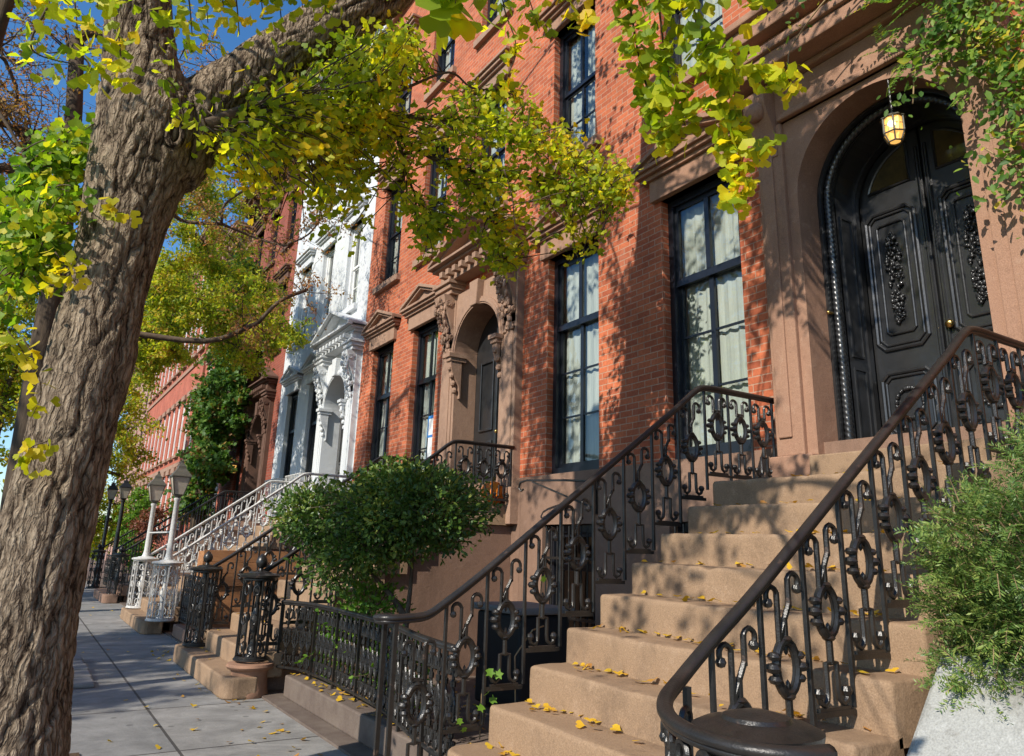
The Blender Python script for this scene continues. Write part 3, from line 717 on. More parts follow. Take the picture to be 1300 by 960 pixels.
for yc in (5.01, 7.19):
    g = window(H1, yc, 1.02, 0.35, 1.80, style='far', X=FX-0.02, curtain=False)
    gb = MB()
    for i in range(9): gb.tube([(FX-0.01, yc-0.46+i*0.115, 0.37), (FX-0.01, yc-0.46+i*0.115, 1.78)], 0.010, 6)
    gb.box(FX-0.02, FX, yc-0.5, yc+0.5, 0.75, 0.78); gb.box(FX-0.02, FX, yc-0.5, yc+0.5, 1.4, 1.43)
    gb.build('window_grille', 'black_iron', g)

# its brownstone entrance
S = MB(); XF = 5.25
R1, ZS = 0.705, 4.57
arch_slab(S, D1, R1, ZS, D1-0.80, D1+0.80, 2.27, 5.34, XF+0.035, XF+0.34)
ds = S.build('door_surround', 'brownstone', H1, bevel=0.005, seg=1)
for sg in (1, -1):
    p = MB(); ya, yb = sorted((D1+sg*0.80, D1+sg*1.07))
    p.box(XF-0.01, FX+0.02, ya, yb, 2.30, 5.34)
    yi, yo = (ya, yb) if sg > 0 else (yb, ya)
    a2, b2 = sorted((D1+sg*0.90, D1+sg*1.03)); p.box(XF-0.03, XF-0.009, a2, b2, 2.45, 5.1)
    a2, b2 = sorted((D1+sg*(R1-0.0), D1+sg*1.12)); p.box(XF-0.05, FX+0.02, a2, b2, 2.06, 2.30)
    p.build('pier', 'brownstone', ds, bevel=0.012)
    c = MB(); ya, yb = sorted((D1+sg*0.84, D1+sg*1.08))
    c.prism(scroll_poly(XF-0.0, 5.66, 5.02, 0.17), 'y', ya, yb); c.ball((XF-0.13, (ya+yb)/2, 5.48), 0.10, 10, (0.8, 1, 1)); c.ball((XF-0.06, (ya+yb)/2, 5.15), 0.06, 8, (0.8, 1.1, 1.6))
    c.build('console_bracket', 'brownstone', ds, smooth='auto')
E1 = MB()
E1.box(XF-0.005, FX+0.02, D1-1.08, D1+1.08, 5.342, 5.70)
E1.box(XF-0.04, FX+0.02, D1-0.82, D1+0.82, 5.342, 5.40)
E1.box(XF-0.07, FX+0.02, D1-1.10, D1+1.10, 5.70, 5.76)
E1.box(XF-0.27, FX+0.02, D1-1.17, D1+1.17, 5.76, 5.90); E1.box(XF-0.31, FX+0.02, D1-1.20, D1+1.20, 5.90, 5.98)
E1.box(XF-0.20, FX+0.02, D1-1.15, D1+1.15, 5.98, 6.10); E1.box(XF-0.34, FX+0.02, D1-1.22, D1+1.22, 6.10, 6.26); E1.box(XF-0.40, FX+0.02, D1-1.27, D1+1.27, 6.26, 6.34)
E1.box(XF-0.10, FX+0.02, D1-1.15, D1+1.15, 6.34, 6.58)
E1.build('entablature', 'brownstone', ds, bevel=0.015)
# the black door inside the arch
DR = MB(); XD = 6.05; HD = 0.615
DR.prism([(D1+HD, 2.28)]+arch_pts(D1, HD, ZS, 24)+[(D1-HD, 2.28)], 'x', XD+0.05, XD+0.09)
door1 = DR.build('door', 'black_gloss', H1)
fr = MB()
arch_band(fr, D1, 0.672, R1+0.002, ZS, 2.28, 5.56, 5.60); arch_band(fr, D1, 0.622, 0.665, ZS, 2.28, 5.68, 6.10); arch_band(fr, D1, 0.600, 0.64, ZS, 2.28, 5.96, 6.02)
arch_band(fr, D1, 0.622, R1+0.002, ZS, 2.28, 5.66, 5.70); arch_band(fr, D1, 0.675, 0.69, ZS, 2.45, 5.548, 5.562)
for za, zb in ((2.45, 3.05), (3.18, 4.45)):
    for sg in (1, -1):
        y = D1+sg*0.622
        for xa in (5.74, 5.90):
            fr.box(xa, xa+0.018, y-0.012, y+0.012, za, zb)
        fr.box(5.74, 5.918, y-0.012, y+0.012, za-0.018, za); fr.box(5.74, 5.918, y-0.012, y+0.012, zb, zb+0.018)
fr.build('frame', 'black_gloss', door1, smooth='auto')
# rope-twist moulding running up the jambs and round the arch
path = [(D1+0.642, 2.32+(ZS-2.32)*i/320) for i in range(320)] + arch_pts(D1, 0.642, ZS, 280)[:] + [(D1-0.642, ZS-(ZS-2.32)*(i+1)/320) for i in range(320)]
rp = MB(); n = 12; vs = []
ln = 0
for i, (y, z) in enumerate(path):
    if i: ln += math.hypot(y-path[i-1][0], z-path[i-1][1])
    a0 = path[max(0, i-1)]; a1 = path[min(len(path)-1, i+1)]
    ty, tz = a1[0]-a0[0], a1[1]-a0[1]; q = math.hypot(ty, tz); ny, nz = tz/q, -ty/q
    for k in range(n):
        a = 2*PI*k/n
        rr = 0.031 + 0.009*abs(math.cos(1.5*a - ln*PI*21.0))**0.6 - 0.003
        vs.append((5.625 + rr*math.sin(a), y + ny*rr*math.cos(a), z + nz*rr*math.cos(a)))
fs = [(i*n+k, i*n+(k+1)%n, (i+1)*n+(k+1)%n, (i+1)*n+k) for i in range(len(path)-1) for k in range(n)]
rp.add(vs, fs); rp.build('rope_moulding', 'black_gloss', door1, smooth=True)
for sg in (1, -1):
    lf = MB(); y_in, y_out = D1+sg*0.010, D1+sg*0.608
    inn, outr = min(y_in, y_out), max(y_in, y_out)
    # leaf slab follows the arch on its outer side
    A = [(D1+sg*0.608*math.cos(t), ZS+0.608*math.sin(t)) for t in np.linspace(0, PI/2*0.985, 14)]
    poly = [(y_in, 2.28), (y_out, 2.28)] + A + [(y_in, ZS+0.606)]
    if sg < 0: poly = poly[::-1]
    lf.prism(poly, 'x', XD, XD+0.05)
    ym = D1+sg*0.335
    # bolection mouldings: octagonal upper panel, lower panel
    def octo(hy, za, zb, c): return [(ym-hy+c, za), (ym+hy-c, za), (ym+hy, za+c), (ym+hy, zb-c), (ym+hy-c, zb), (ym-hy+c, zb), (ym-hy, zb-c), (ym-hy, za+c)]
    for hy, za, zb, c, r in ((0.222, 3.24, 4.50, 0.065, 0.020), (0.188, 3.275, 4.465, 0.052, 0.013), (0.125, 3.37, 4.38, 0.025, 0.013), (0.222, 2.49, 3.03, 0.06, 0.020), (0.188, 2.525, 2.995, 0.048, 0.013)):
        lf.tube([(XD-0.008, y, z) for y, z in octo(hy, za, zb, c)], r, 6, closed=True, up=(1, 0, 0))
    for yv in (sg*0.03, sg*0.05): lf.box(XD-0.022, XD, D1+yv-0.008, D1+yv+0.008, 2.30, 5.0)
    leaf = lf.build('door_leaf', 'black_gloss', door1, bevel=0.002, seg=1)
    # carved floral drop
    cv = MB(); rr = random.Random(3)
    for k in range(150):
        t = rr.random(); z = 3.46+0.82*t; hwid = 0.022+0.050*math.sin(PI*min(1, t*1.02))**0.7
        y = ym+rr.uniform(-hwid, hwid); a = rr.uniform(0, PI)
        cv.ball((XD-0.012-rr.random()*0.02, y, z), rr.uniform(0.009, 0.02), 6, (0.9, abs(math.cos(a))+0.55, abs(math.sin(a))+0.55))
    cv.build('carved_flower_drop', 'black_gloss', leaf, smooth=True)
    cv = MB()
    for k in range(46):
        t = 2*PI*k/46+rr.uniform(-0.1, 0.1); cv.ball((XD-0.015, ym+0.115*math.cos(t), 2.76+0.125*math.sin(t)), rr.uniform(0.014, 0.024), 6)
    cv.build('carved_wreath', 'black_gloss', leaf, smooth=True)
    # arched glass light
    zb = 4.72; ro = 0.525
    G = [(D1+sg*0.12, zb), (D1+sg*0.50, zb)] + [(D1+sg*ro*math.cos(t), ZS+ro*math.sin(t)) for t in np.linspace(0.30, 1.34, 10)]
    gp = MB(); gp.prism(G if sg > 0 else G[::-1], 'x', XD-0.004, XD+0.002); gl = gp.build('glass_light', 'door_glass', leaf)
    gm = MB(); gm.tube([(XD-0.006, y, z) for y, z in G], 0.014, 6, closed=True, up=(1, 0, 0)); gm.build('glazing_bead', 'black_gloss', leaf)
    if sg < 0:
        k = MB(); k.lathe([(0.012, 0), (0.012, 0.03), (0.032, 0.035), (0.036, 0.05), (0.025, 0.066), (0.0, 0.07)], (0, 0, 0), 14)
        k.v = [(XD-p[2], D1-0.075+p[0], 3.34+p[1]) for p in k.v]; k.build('door_knob', 'brass', leaf, smooth=True)
    else:
        MB().box(XD-0.012, XD, ym-0.10, ym+0.10, 2.315, 2.395).build('kick_plate', 'brass', leaf, bevel=0.003)
bn = MB(); bn.tube([(5.58, D1+0.665, 3.53), (5.53, D1+0.665, 3.53)], 0.012, 8); bn.ball((5.525, D1+0.665, 3.53), 0.018); bn.build('bell_pull', 'brass', door1, smooth=True)
MB().box(XF-0.10, XD+0.09, D1-R1+0.003, D1+R1-0.003, 2.062, 2.275).build('threshold', 'step_stone', door1, bevel=0.012)
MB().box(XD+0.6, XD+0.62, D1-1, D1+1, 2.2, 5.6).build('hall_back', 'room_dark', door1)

# hanging lantern
LSC = 0.78
LN = thing('hanging_lantern', 'lit amber glass lantern hanging under the brownstone arch of the black door', 'lantern', (5.30, 2.83, 4.80))
l = MB(); r6 = [(0.105*math.cos(PI/6+PI/3*i), 0.105*math.sin(PI/6+PI/3*i)) for i in range(6)]
lx, ly, lz = 5.30, 2.83, 4.80
for (x, y) in r6: l.tube([(lx+x, ly+y, lz-0.07), (lx+x, ly+y, lz+0.10)], 0.010, 6); l.tube([(lx+x, ly+y, lz-0.07), (lx+x*0.62, ly+y*0.62, lz-0.16)], 0.008, 6)
for zz, k in ((-0.07, 1.02), (0.10, 1.08), (-0.16, 0.62)):
    l.tube([(lx+x*k, ly+y*k, lz+zz) for x, y in r6], 0.010, 6, closed=True)
l.lathe([(0.125, 0.10), (0.10, 0.125), (0.05, 0.15), (0.02, 0.17), (0.012, 0.19)], (lx, ly, lz), 6)
for i in range(6):
    a = (r6[i][0]+r6[(i+1)%6][0])/2, (r6[i][1]+r6[(i+1)%6][1])/2
    l.tube([(lx+a[0]*1.02, ly+a[1]*1.02, lz-0.07), (lx+a[0]*1.02, ly+a[1]*1.02, lz+0.1)], 0.004, 5)
    l.tube([(lx+r6[i][0], ly+r6[i][1], lz+0.015), (lx+r6[(i+1)%6][0], ly+r6[(i+1)%6][1], lz+0.015)], 0.004, 5)
l.build('lantern_cage', 'lantern_metal', LN)
g = MB(); g.lathe([(0.058, -0.155), (0.096, -0.068), (0.098, 0.095)], (lx, ly, lz), 6); g.build('amber_glass', 'lamp_glow', LN)
b = MB(); b.ball((lx-0.066, ly-0.02, lz+0.01), 0.042, 12); b.build('bulb', 'bulb_glow', LN, smooth=True)
for ch in LN.children:
    for v in ch.data.vertices: v.co *= LSC
c = MB(); c.tube([(lx, ly, lz+0.14), (lx, ly, 5.24)], 0.008, 6)
for i in range(6): c.ball((lx, ly, lz+0.17+i*0.045), 0.014, 6, (1, 0.6, 1.4))
c.build('chain', 'black_iron', LN)

# wall bracket
BK = MB(); BK.tube([(5.35, 6.66, 2.26), (5.12, 6.9, 2.27), (4.95, 7.45, 2.29), (4.93, 7.55, 2.27), (4.94, 7.60, 2.21), (4.96, 7.57, 2.17), (4.96, 7.53, 2.19)], 0.013, 6)
BK.tube([(5.35, 6.66, 1.96), (4.96, 7.35, 2.27)], 0.011, 6); BK.box(5.33, 5.364, 6.63, 6.69, 1.9, 2.3)
tag(BK.build('wall_bracket', 'black_iron'), 'black iron bracket with a hooked end below the tall window sill', 'bracket')

# ---------------- house 2 : brick with brown arched entry
H2 = thing('brick_house', 'middle red brick house with a brown pedimented arched entry, beside the white house', 'house', (FX, 11.3, 0))
ya, yb = 8.204, 14.40
D2 = 9.39
cols = [(10.93, 11.93), (12.80, 13.80)]
ops = [(D2-0.75, D2+0.75, 2.27, 5.5)] + [(a, b, 2.40, 5.28) for a, b in cols]
ups = [(8.95, 9.90), (10.93, 11.88), (12.85, 13.80)]
for a, b in ups: ops += [(a, b, 6.62, 8.85), (a, b, 10.15, 12.1)]
wall_mb(ya, yb, 2.402, 14.0, ops).build('wall', 'brick', H2)
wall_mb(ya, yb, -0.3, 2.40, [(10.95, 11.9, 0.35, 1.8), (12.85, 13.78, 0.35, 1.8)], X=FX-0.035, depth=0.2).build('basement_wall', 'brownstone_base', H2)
w2 = None
for a, b in cols:
    w = window(H2, (a+b)/2, b-a, 2.40, 5.28, lintel=('pediment', 'brownstone_trim'))
    if w2 is None: w2 = w
for a, b in ups:
    window(H2, (a+b)/2, b-a, 6.62, 8.85, style='upper', rows=2, split=0.5, lintel=('cap', 'brownstone_trim'), sillm='brownstone_trim')
    window(H2, (a+b)/2, b-a, 10.15, 12.1, style='upper', rows=2, split=0.5, lintel=('cap', 'brownstone_trim'), sillm='brownstone_trim')
for a, b in ((10.95, 11.9), (12.85, 13.78)): window(H2, (a+b)/2, b-a, 0.35, 1.8, style='far', X=FX-0.02, curtain=False)
cornice(H2, ya+0.02, yb-0.02, 14.0, 'brownstone_trim')
arched_entry(H2, D2, 'brownstone_trim', 'black_gloss')
nt = MB().box(5.544, 5.549, 11.10, 11.38, 2.85, 3.62).build('paper_notice', 'paper')
tag(nt, 'white paper notice stuck with blue tape inside a parlour window of the middle brick house', 'notice')
t = MB(); t.box(5.540, 5.544, 11.08, 11.40, 3.60, 3.65); t.box(5.540, 5.544, 11.08, 11.40, 3.28, 3.32); t.box(5.540, 5.544, 11.385, 11.41, 3.3, 3.6); t.build('tape', 'blue_tape', nt)

# ---------------- white painted house
H3 = thing('white_house', 'white painted house with a white pedimented arched entry beside red brick neighbours', 'house', (FX, 17.4, 0))
ya, yb = 14.404, 20.40
D3 = 15.55
ops = [(D3-0.75, D3+0.75, 2.27, 5.5), (16.95, 17.85, 2.40, 5.28), (18.75, 19.65, 2.40, 5.28)]
ups = [(15.1, 15.95), (16.95, 17.8), (18.75, 19.6)]
for a, b in ups: ops += [(a, b, 6.62, 8.75), (a, b, 10.15, 12.0)]
wall_mb(ya, yb, 0.0, 14.1, ops).build('wall', 'white_paint', H3)
for y in (17.4, 19.2): window(H3, y, 0.9, 2.40, 5.28, frame='dark_paint', lintel=('pediment', 'white_paint'))
for a, b in ups:
    window(H3, (a+b)/2, b-a, 6.62, 8.75, frame='white_frame', style='upper', rows=2, split=0.5, lintel=('cap', 'white_paint'), sillm='white_paint')
    window(H3, (a+b)/2, b-a, 10.15, 12.0, frame='white_frame', style='upper', rows=2, split=0.5, lintel=('cap', 'white_paint'), sillm='white_paint')
cornice(H3, ya+0.02, yb-0.02, 14.1, 'white_paint')
arched_entry(H3, D3, 'white_paint', 'dark_door')
for y in (17.4, 19.2):
    bl = MB(); X0 = FX-0.32
    for z in (2.42, 3.02): bl.tube([(FX, y-0.55, z), (X0, y-0.55, z), (X0, y+0.55, z), (FX, y+0.55, z)], 0.016, 6)
    for i in range(10): bl.tube([(X0, y-0.55+i*1.1/9, 2.42), (X0, y-0.55+i*1.1/9, 3.02)], 0.009, 5)
    for i in range(3):
        for q in (-0.55, 0.55): bl.tube([(X0+i*0.1+0.02, y+q, 2.42), (X0+i*0.1+0.02, y+q, 3.02)], 0.009, 5)
    bl.build('window_guard', 'white_iron', H3)

# ---------------- dark red house with brown entry
H4 = thing('brick_house', 'dark red brick house with a shadowed brown pedimented entry just past the white house', 'house', (FX, 23.4, 0))
ya, yb = 20.404, 26.40
D4 = 22.1
ups = [(21.0, 21.9), (23.0, 23.9), (24.9, 25.8)]
ops = [(D4-0.75, D4+0.75, 2.27, 5.5), (24.0, 24.9, 2.4, 5.2)]
for a, b in ups: ops += [(a, b, 6.9, 9.0), (a, b, 10.2, 12.0)]
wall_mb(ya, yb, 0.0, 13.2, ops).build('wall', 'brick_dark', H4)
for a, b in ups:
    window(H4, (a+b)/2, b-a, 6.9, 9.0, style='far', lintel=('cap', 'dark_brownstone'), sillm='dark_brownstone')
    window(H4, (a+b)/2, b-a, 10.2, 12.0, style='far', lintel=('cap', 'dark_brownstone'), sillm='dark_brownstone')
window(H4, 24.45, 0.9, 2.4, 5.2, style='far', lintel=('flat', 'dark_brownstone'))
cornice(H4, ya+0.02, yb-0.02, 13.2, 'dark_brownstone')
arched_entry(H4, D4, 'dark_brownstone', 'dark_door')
tag(MB().box(5.12, 5.30, 20.95, 21.95, 6.90, 7.22).box(5.10, 5.32, 20.93, 21.97, 7.18, 7.24).build('window_box', 'teal_paint', bevel=0.01), 'teal window box on an upper sill of the dark red house', 'window box')
PL = thing('entry_lantern', 'small lit lantern mounted beside the shadowed brown entry past the white house', 'lantern', (5.1, 23.6, 3.6))
q = MB(); q.box(5.02, 5.18, 23.52, 23.68, 3.72, 3.78); q.box(5.08, 5.36, 23.58, 23.62, 3.78, 3.82)
q.lathe([(0.10, 3.78), (0.03, 3.92), (0.0, 3.95)], (5.1, 23.6, 0), 4); q.build('lantern_cage', 'lantern_metal', PL)
MB().box(5.045, 5.155, 23.545, 23.655, 3.5, 3.72).build('amber_glass', 'lamp_glow', PL)

# ---------------- ivy house, far red row, pale brownstone
def far_house(label, ya, yb, h, wm, tm, frame, rows, ncol, loc, wname='brick_house', rowh=2.1, ww=0.95):
    H = thing(wname, label, 'house', (FX, (ya+yb)/2, 0))
    cs = [ya + (i+0.5)*(yb-ya)/ncol for i in range(ncol)]
    ops = [(c-ww/2, c+ww/2, z, z+rowh) for c in cs for z in rows]
    wall_mb(ya, yb, -0.1, h, ops).build('wall', wm, H)
    first = window(H, cs[0], ww, rows[0], rows[0]+rowh, frame=frame, style='far', lintel=('flat', tm), sillm=tm, X=FX-0.05)
    for c in cs:
        for z in rows:
            if c == cs[0] and z == rows[0]: continue
            place(first, H, wpos(first) + Vector((0, c-cs[0], z-rows[0])))
    for z in rows[1:]: MB().box(FX-0.06, FX+0.02, ya+0.01, yb-0.01, z-0.55, z-0.38).build('string_course', tm, H)
    cornice(H, ya+0.02, yb-0.02, h, tm)
    return H
far_house('brick house mostly hidden behind dark green foliage beyond the dark red house', 26.404, 32.60, 12.6, 'brick_far', 'brownstone_trim', 'white_frame', [2.4, 6.4, 9.6], 3, 0)
far_house('orange red brick building with long rows of white framed windows far down the street', 33.2, 50.2, 15.0, 'brick_far', 'brownstone_trim', 'white_frame', [1.9, 5.2, 9.6, 12.4], 12, 0, rowh=2.5, ww=0.74)
far_house('pale pinkish brownstone house beyond the orange red building', 50.4, 62.0, 13.0, 'pale_brownstone', 'pale_brownstone', 'dark_paint', [2.4, 6.0, 9.4], 4, 0, wname='brownstone_house')

# ------------------------------------------------------------------ stoops and railings
TR, RI = 0.277, 0.204
XT, ZL = 4.42, 2.04          # nose of the landing
def worn_step(mb, x, xb, a, b, z, h):
    n = max(24, int((b-a)/0.03)); r = 0.022
    prof = [(xb, -h), (0.0, -h), (0.0, -h*0.66), (0.0, -h*0.33), (0.0, -r*1.25)]
    prof = [(xb, -h)] + [(x, q) for _, q in prof[1:]] + [(x+r-r*math.cos(t), -r+r*math.sin(t)) for t in (0.4, 0.8, 1.2, 1.57)] + [(x+(xb-x)*q, 0.0) for q in (0.25, 0.5, 0.75)] + [(xb, 0.0)]
    m = len(prof); vs = []
    ysec = [a, a+0.006, a+0.016] + list(np.linspace(a+0.035, b-0.035, n)) + [b-0.016, b-0.006, b]
    for q, y in enumerate(ysec):
        e = min(q, len(ysec)-1-q); ins = (0.016, 0.006, 0.001)[e] if e < 3 else 0.0
        u = (y-a)/(b-a)
        for (px, pz) in prof:
            fx_, fz_ = px, pz
            if pz == 0.0 or px != xb:
                edge = 1.0 if (abs(pz) < r*1.3 and px < x+r*1.5) else 0.35
                P_ = Vector((px*5, y*5, (z+pz)*5))
                d1 = noise.noise(P_*1.3)*0.004 + noise.noise(P_*5)*0.0025*edge
                chip = max(0.0, noise.noise(Vector((y*11, z*3.1, 2.0)))-0.42)*0.05*(edge == 1.0)
                fx_ += d1 + ins + chip*0.6 if px < xb-1e-6 else 0
                fz_ += (d1 - chip - (ins if pz > -r*1.3 else 0) - (0.009*math.exp(-((u-0.5)/0.25)**2) if pz > -r*1.3 else 0)) if px < xb-1e-6 else (-0.009*math.exp(-((u-0.5)/0.25)**2) if pz == 0 else 0)
            vs.append((fx_, y, z+fz_))
    fs = [(i*m+k, (i+1)*m+k, (i+1)*m+(k+1)%m, i*m+(k+1)%m) for i in range(len(ysec)-1) for k in range(m)]
    fs += [tuple(range(m)), tuple(range((len(ysec)-1)*m+m-1, (len(ysec)-1)*m-1, -1))]
    return mb.add(vs, fs)
def stoop(label, ys, ye, wide, m='step_stone', top=0.0):
    S = thing('stone_stoop', label, 'stoop', (XT, (ys+ye)/2, 0))
    for k in range(10):
        z = ZL-RI*k; x = XT-TR*k
        a, b = (ys, ye)
        if k >= 8: a, b = ys-wide[0]*(k-7)/2, ye+wide[1]*(k-7)/2
        xb = x+TR+0.04 if k else FX-0.04
        mb = MB()
        if k < 8:
            worn_step(mb, x, xb, a, b, z, RI+0.04)
        else:
            r = 0.14; P = [(xb, a), (xb, b)]
            for i in range(6): t = PI/2*i/5; P.append((x-0.012+r-r*math.sin(t), b-r+r*math.cos(t)))
            for i in range(6): t = PI/2*i/5; P.append((x-0.012+r-r*math.cos(t), a+r-r*math.sin(t)))
            mb.prism(P, 'z', z-RI-(0.04 if k < 9 else 0), z)
        mb.build('step' if k else 'landing', m, S, bevel=0.022 if k >= 8 else 0, seg=3, smooth='auto' if k < 8 else False)
    # solid cheeks under the flight
    P = [(FX-0.04, -0.1), (FX-0.04, ZL-0.25), (XT+0.1, ZL-0.25), (XT-TR*8+0.2, 0.28), (XT-TR*8+0.2, -0.1)]
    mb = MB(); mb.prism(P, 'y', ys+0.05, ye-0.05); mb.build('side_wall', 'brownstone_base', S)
    return S
stoop('wide sandy stone stoop climbing to the black arched door', 1.90, 4.08, (0.45, 0.10))
stoop('narrower brownstone stoop climbing to the brown pedimented entry of the middle brick house', 8.36, 10.55, (0.25, 0.5))
stoop('brownstone stoop with white railings climbing to the white house', 14.36, 16.62, (0.3, 0.5))
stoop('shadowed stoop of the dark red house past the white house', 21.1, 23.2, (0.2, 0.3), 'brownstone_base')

def hook(mb, u, v, sg, r=0.032, t=0.0115):
    """inverted J scroll: up the stem, over and down into a ball"""
    pts = [(u, 0, v-0.10)] + [(u+sg*(r-r*math.cos(a)), 0, v+r*math.sin(a)) for a in np.linspace(0, PI*1.05, 8)]
    e = pts[-1]; pts.append((e[0]-sg*0.004, 0, e[2]-0.018))
    mb.tube(pts, t, 6); mb.ball((e[0]-sg*0.008, 0, e[2]-0.024), 0.021, 8)
def ornament_mb(H, s):
    """one cast panel: scroll feet, wreath, key fork and two hooks. u along x, v along z, s = slope"""
    mb = MB(); t = 0.0122
    for sg in (1, -1):                                     # pi-shaped foot with scrolls
        mb.tube([(0, 0, 0.175), (sg*0.034, 0, 0.175), (sg*0.034, 0, 0.07), (sg*0.040, 0, 0.035), (sg*0.062, 0, 0.018), (sg*0.086, 0, 0.030), (sg*0.094, 0, 0.055)], t, 6)
        mb.ball((sg*0.090, 0, 0.064), 0.024, 8)
    mb.tube([(-0.10, 0, 0.0), (0.10, 0, 0.0)], 0.012, 4)
    mb.tube([(0, 0, 0.17), (0, 0, 0.275)], 0.0145, 6)
    cz = 0.375
    ring = [(0.062*math.cos(a), 0, cz+0.098*math.sin(a)) for a in np.linspace(0, 2*PI, 20, endpoint=False)]
    mb.tube(ring, 0.0185, 8, closed=True, up=(0, 1, 0)); mb.tube([(p[0]*0.78, 0, cz+(p[2]-cz)*0.82) for p in ring], 0.009, 5, closed=True, up=(0, 1, 0))
    for sg in (1, -1):
        for dz in (-0.042, 0.0, 0.042): mb.ball((sg*(0.082-abs(dz)*0.25), 0, cz+dz), 0.026 if dz else 0.030, 8, (1.05, 1.1, 0.72))
    mb.ball((0, 0, cz+0.105), 0.024, 8, (1.3, 1.1, 0.6)); mb.ball((0, 0, cz-0.105), 0.024, 8, (1.3, 1.1, 0.6)); mb.ball((0, 0, cz+0.066), 0.013, 6, (0.8, 0.8, 1.8)); mb.ball((0, 0, cz-0.066), 0.013, 6, (0.8, 0.8, 1.8))
    zf = 0.56 if s else 0.50
    mb.tube([(0, 0, 0.47), (0, 0, zf)], 0.0145, 6)
    w = 0.036
    top = H-0.05
    if s:
        # left stem dips to a point below, then the diagonal rises to the right stem
        mb.tube([(w, 0, zf+w*s+0.012), (w, 0, top+w*s-0.03)], t, 6)
        mb.tube([(w, 0, zf+w*s+0.025), (-w, 0, zf-w*s-0.055)], t, 6); mb.tube([(-w, 0, zf-w*s-0.068), (-w, 0, top-w*s-0.03)], t, 6)
        hook(mb, w, top+w*s-0.042, 1); hook(mb, -w, top-w*s-0.042, -1)
    else:
        mb.tube([(-w, 0, zf+0.0), (w, 0, zf+0.0)], t, 6)
        for sg in (1, -1):
            mb.tube([(sg*w, 0, zf), (sg*w, 0, top-0.03)], t, 6); hook(mb, sg*w, top-0.036, sg)
    return mb
ORN = {}
def ornament(H, s, m, name='ornamental_baluster'):
    k = (round(H, 3), round(s, 3), m)
    if k not in ORN:
        me = ornament_mb(H, s).build(name, m, smooth='auto'); ORN[k] = me.data; bpy.data.objects.remove(me)
    o = bpy.data.objects.new(name, ORN[k]); C.objects.link(o); return o

RAILH = 0.76
def handrail_mb(path, m_w=0.027, m_h=0.019):
    mb = MB(); P = smooth_path(path, 6)
    mb.tube(P, m_w, 10, ry=m_h, up=(0, 0, 1)); mb.tube([(p[0], p[1], p[2]-m_h*1.1) for p in P], m_w*0.66, 6, ry=m_h*0.7, up=(0, 0, 1))
    return mb
def railing(label, y, n, group, m='black_iron', hm='handrail_iron', tail=None, orn=True, xt=XT, zl=ZL, post=0.0095, last_level=False):
    R = thing('stair_railing', label, 'railing', (xt-TR*n, y, zl-RI*n), group)
    s = RI/TR
    x1 = 5.30
    path = [(x1, y, zl+RAILH), (xt+0.35, y, zl+RAILH), (xt+0.04, y, zl+RAILH-0.004), (xt-0.08, y, zl+RAILH-0.05)]
    for i in (1, 3, 5, 7):
        if i < n: path.append((xt-TR*i, y, zl+RAILH-RI*i))
    path.append((xt-TR*n, y, zl+RAILH-RI*n+0.015))
    if tail: path += tail
    handrail_mb(path).build('handrail', hm, R, smooth=True)
    # flat landing part
    bx = MB(); bx.box(xt+0.02, x1-0.02, y-0.010, y+0.010, zl+0.05, zl+0.068); bx.build('bottom_rail', m, R)
    for i in range(4):
        x = xt+0.02+i*(x1-xt-0.06)/3
        MB().box(x-post, x+post, y-post, y+post, zl-0.06 if i == 0 else zl+0.0, zl+RAILH-0.01).build('post', m, R, bevel=0.002, seg=1)
    def fill(xc, w, z0, H, sl):
        if orn:
            o = ornament(H, sl, m); o.parent = R; o.location = Vector((xc, y, z0)) - R.location
        else:
            for dx in (-w/4, w/4):
                b = MB(); b.tube([(xc+dx, y, z0), (xc+dx, y, z0+H+dx*sl)], 0.009, 6); b.build('baluster', m, R)
    for i in range(3):
        w = (x1-xt-0.06)/3; fill(xt+0.02+(i+0.5)*w, w, zl+0.075, RAILH-0.09, 0.0)
    for k in range(n):
        xa, xb = xt-TR*(k+1), xt-TR*k
        tz = zl-RI*(k+1)
        rz = zl+RAILH-RI*(k+0.5)
        fill((xa+xb)/2, TR, tz+0.085, rz-tz-0.10, s)
        MB().box(xa+post, xb-post, y-0.011, y+0.011, tz+0.058, tz+0.08).build('bottom_rail', m, R)
        MB().box(xa-post, xa+post, y-post, y+post, tz-0.12, zl+RAILH-RI*(k+1)-0.012).build('post', m, R, bevel=0.002, seg=1)
    return R
G1 = 'ornamental black railings of the stoop with the black arched door'
zb1 = ZL+RAILH-RI*8
rl = railing('black ornamental stair railing on the far side of the sandy stone stoop', 4.14, 8, None, tail=[(2.08, 4.14, zb1-0.055), (1.95, 4.145, zb1-0.07), (1.84, 4.17, zb1-0.075), (1.82, 4.26, zb1-0.078), (1.93, 4.32, zb1-0.078)])
o = ornament(0.76, 0.0, 'black_iron'); o.parent = rl; o.location = Vector((2.04, 4.14, 0.26)) - rl.location
for (x, y, z) in ((1.89, 4.15, 0.20), (1.87, 4.26, 0.20)): MB().box(x-0.012, x+0.012, y-0.012, y+0.012, z, zb1-0.085).build('post', 'black_iron', rl)
rr_ = railing('black ornamental stair railing curling outward at its foot, nearest the viewer', 2.07, 8, None, tail=[(2.02, 2.05, zb1-0.10), (1.87, 1.96, zb1-0.135), (1.74, 1.82, zb1-0.15), (1.655, 1.64, zb1-0.155), (1.65, 1.47, zb1-0.157), (1.72, 1.36, zb1-0.157), (1.83, 1.33, zb1-0.157)])
ztail = zb1-0.157
for (x, y, zz, h) in ((2.06, 2.055, 0.24, 0.86), (1.87, 1.95, 0.24, 0.80), (1.70, 1.75, 0.24, 0.78)):
    MB().box(x-0.011, x+0.011, y-0.011, y+0.011, 0.19, zz+h-0.06).build('post', 'black_iron', rr_)
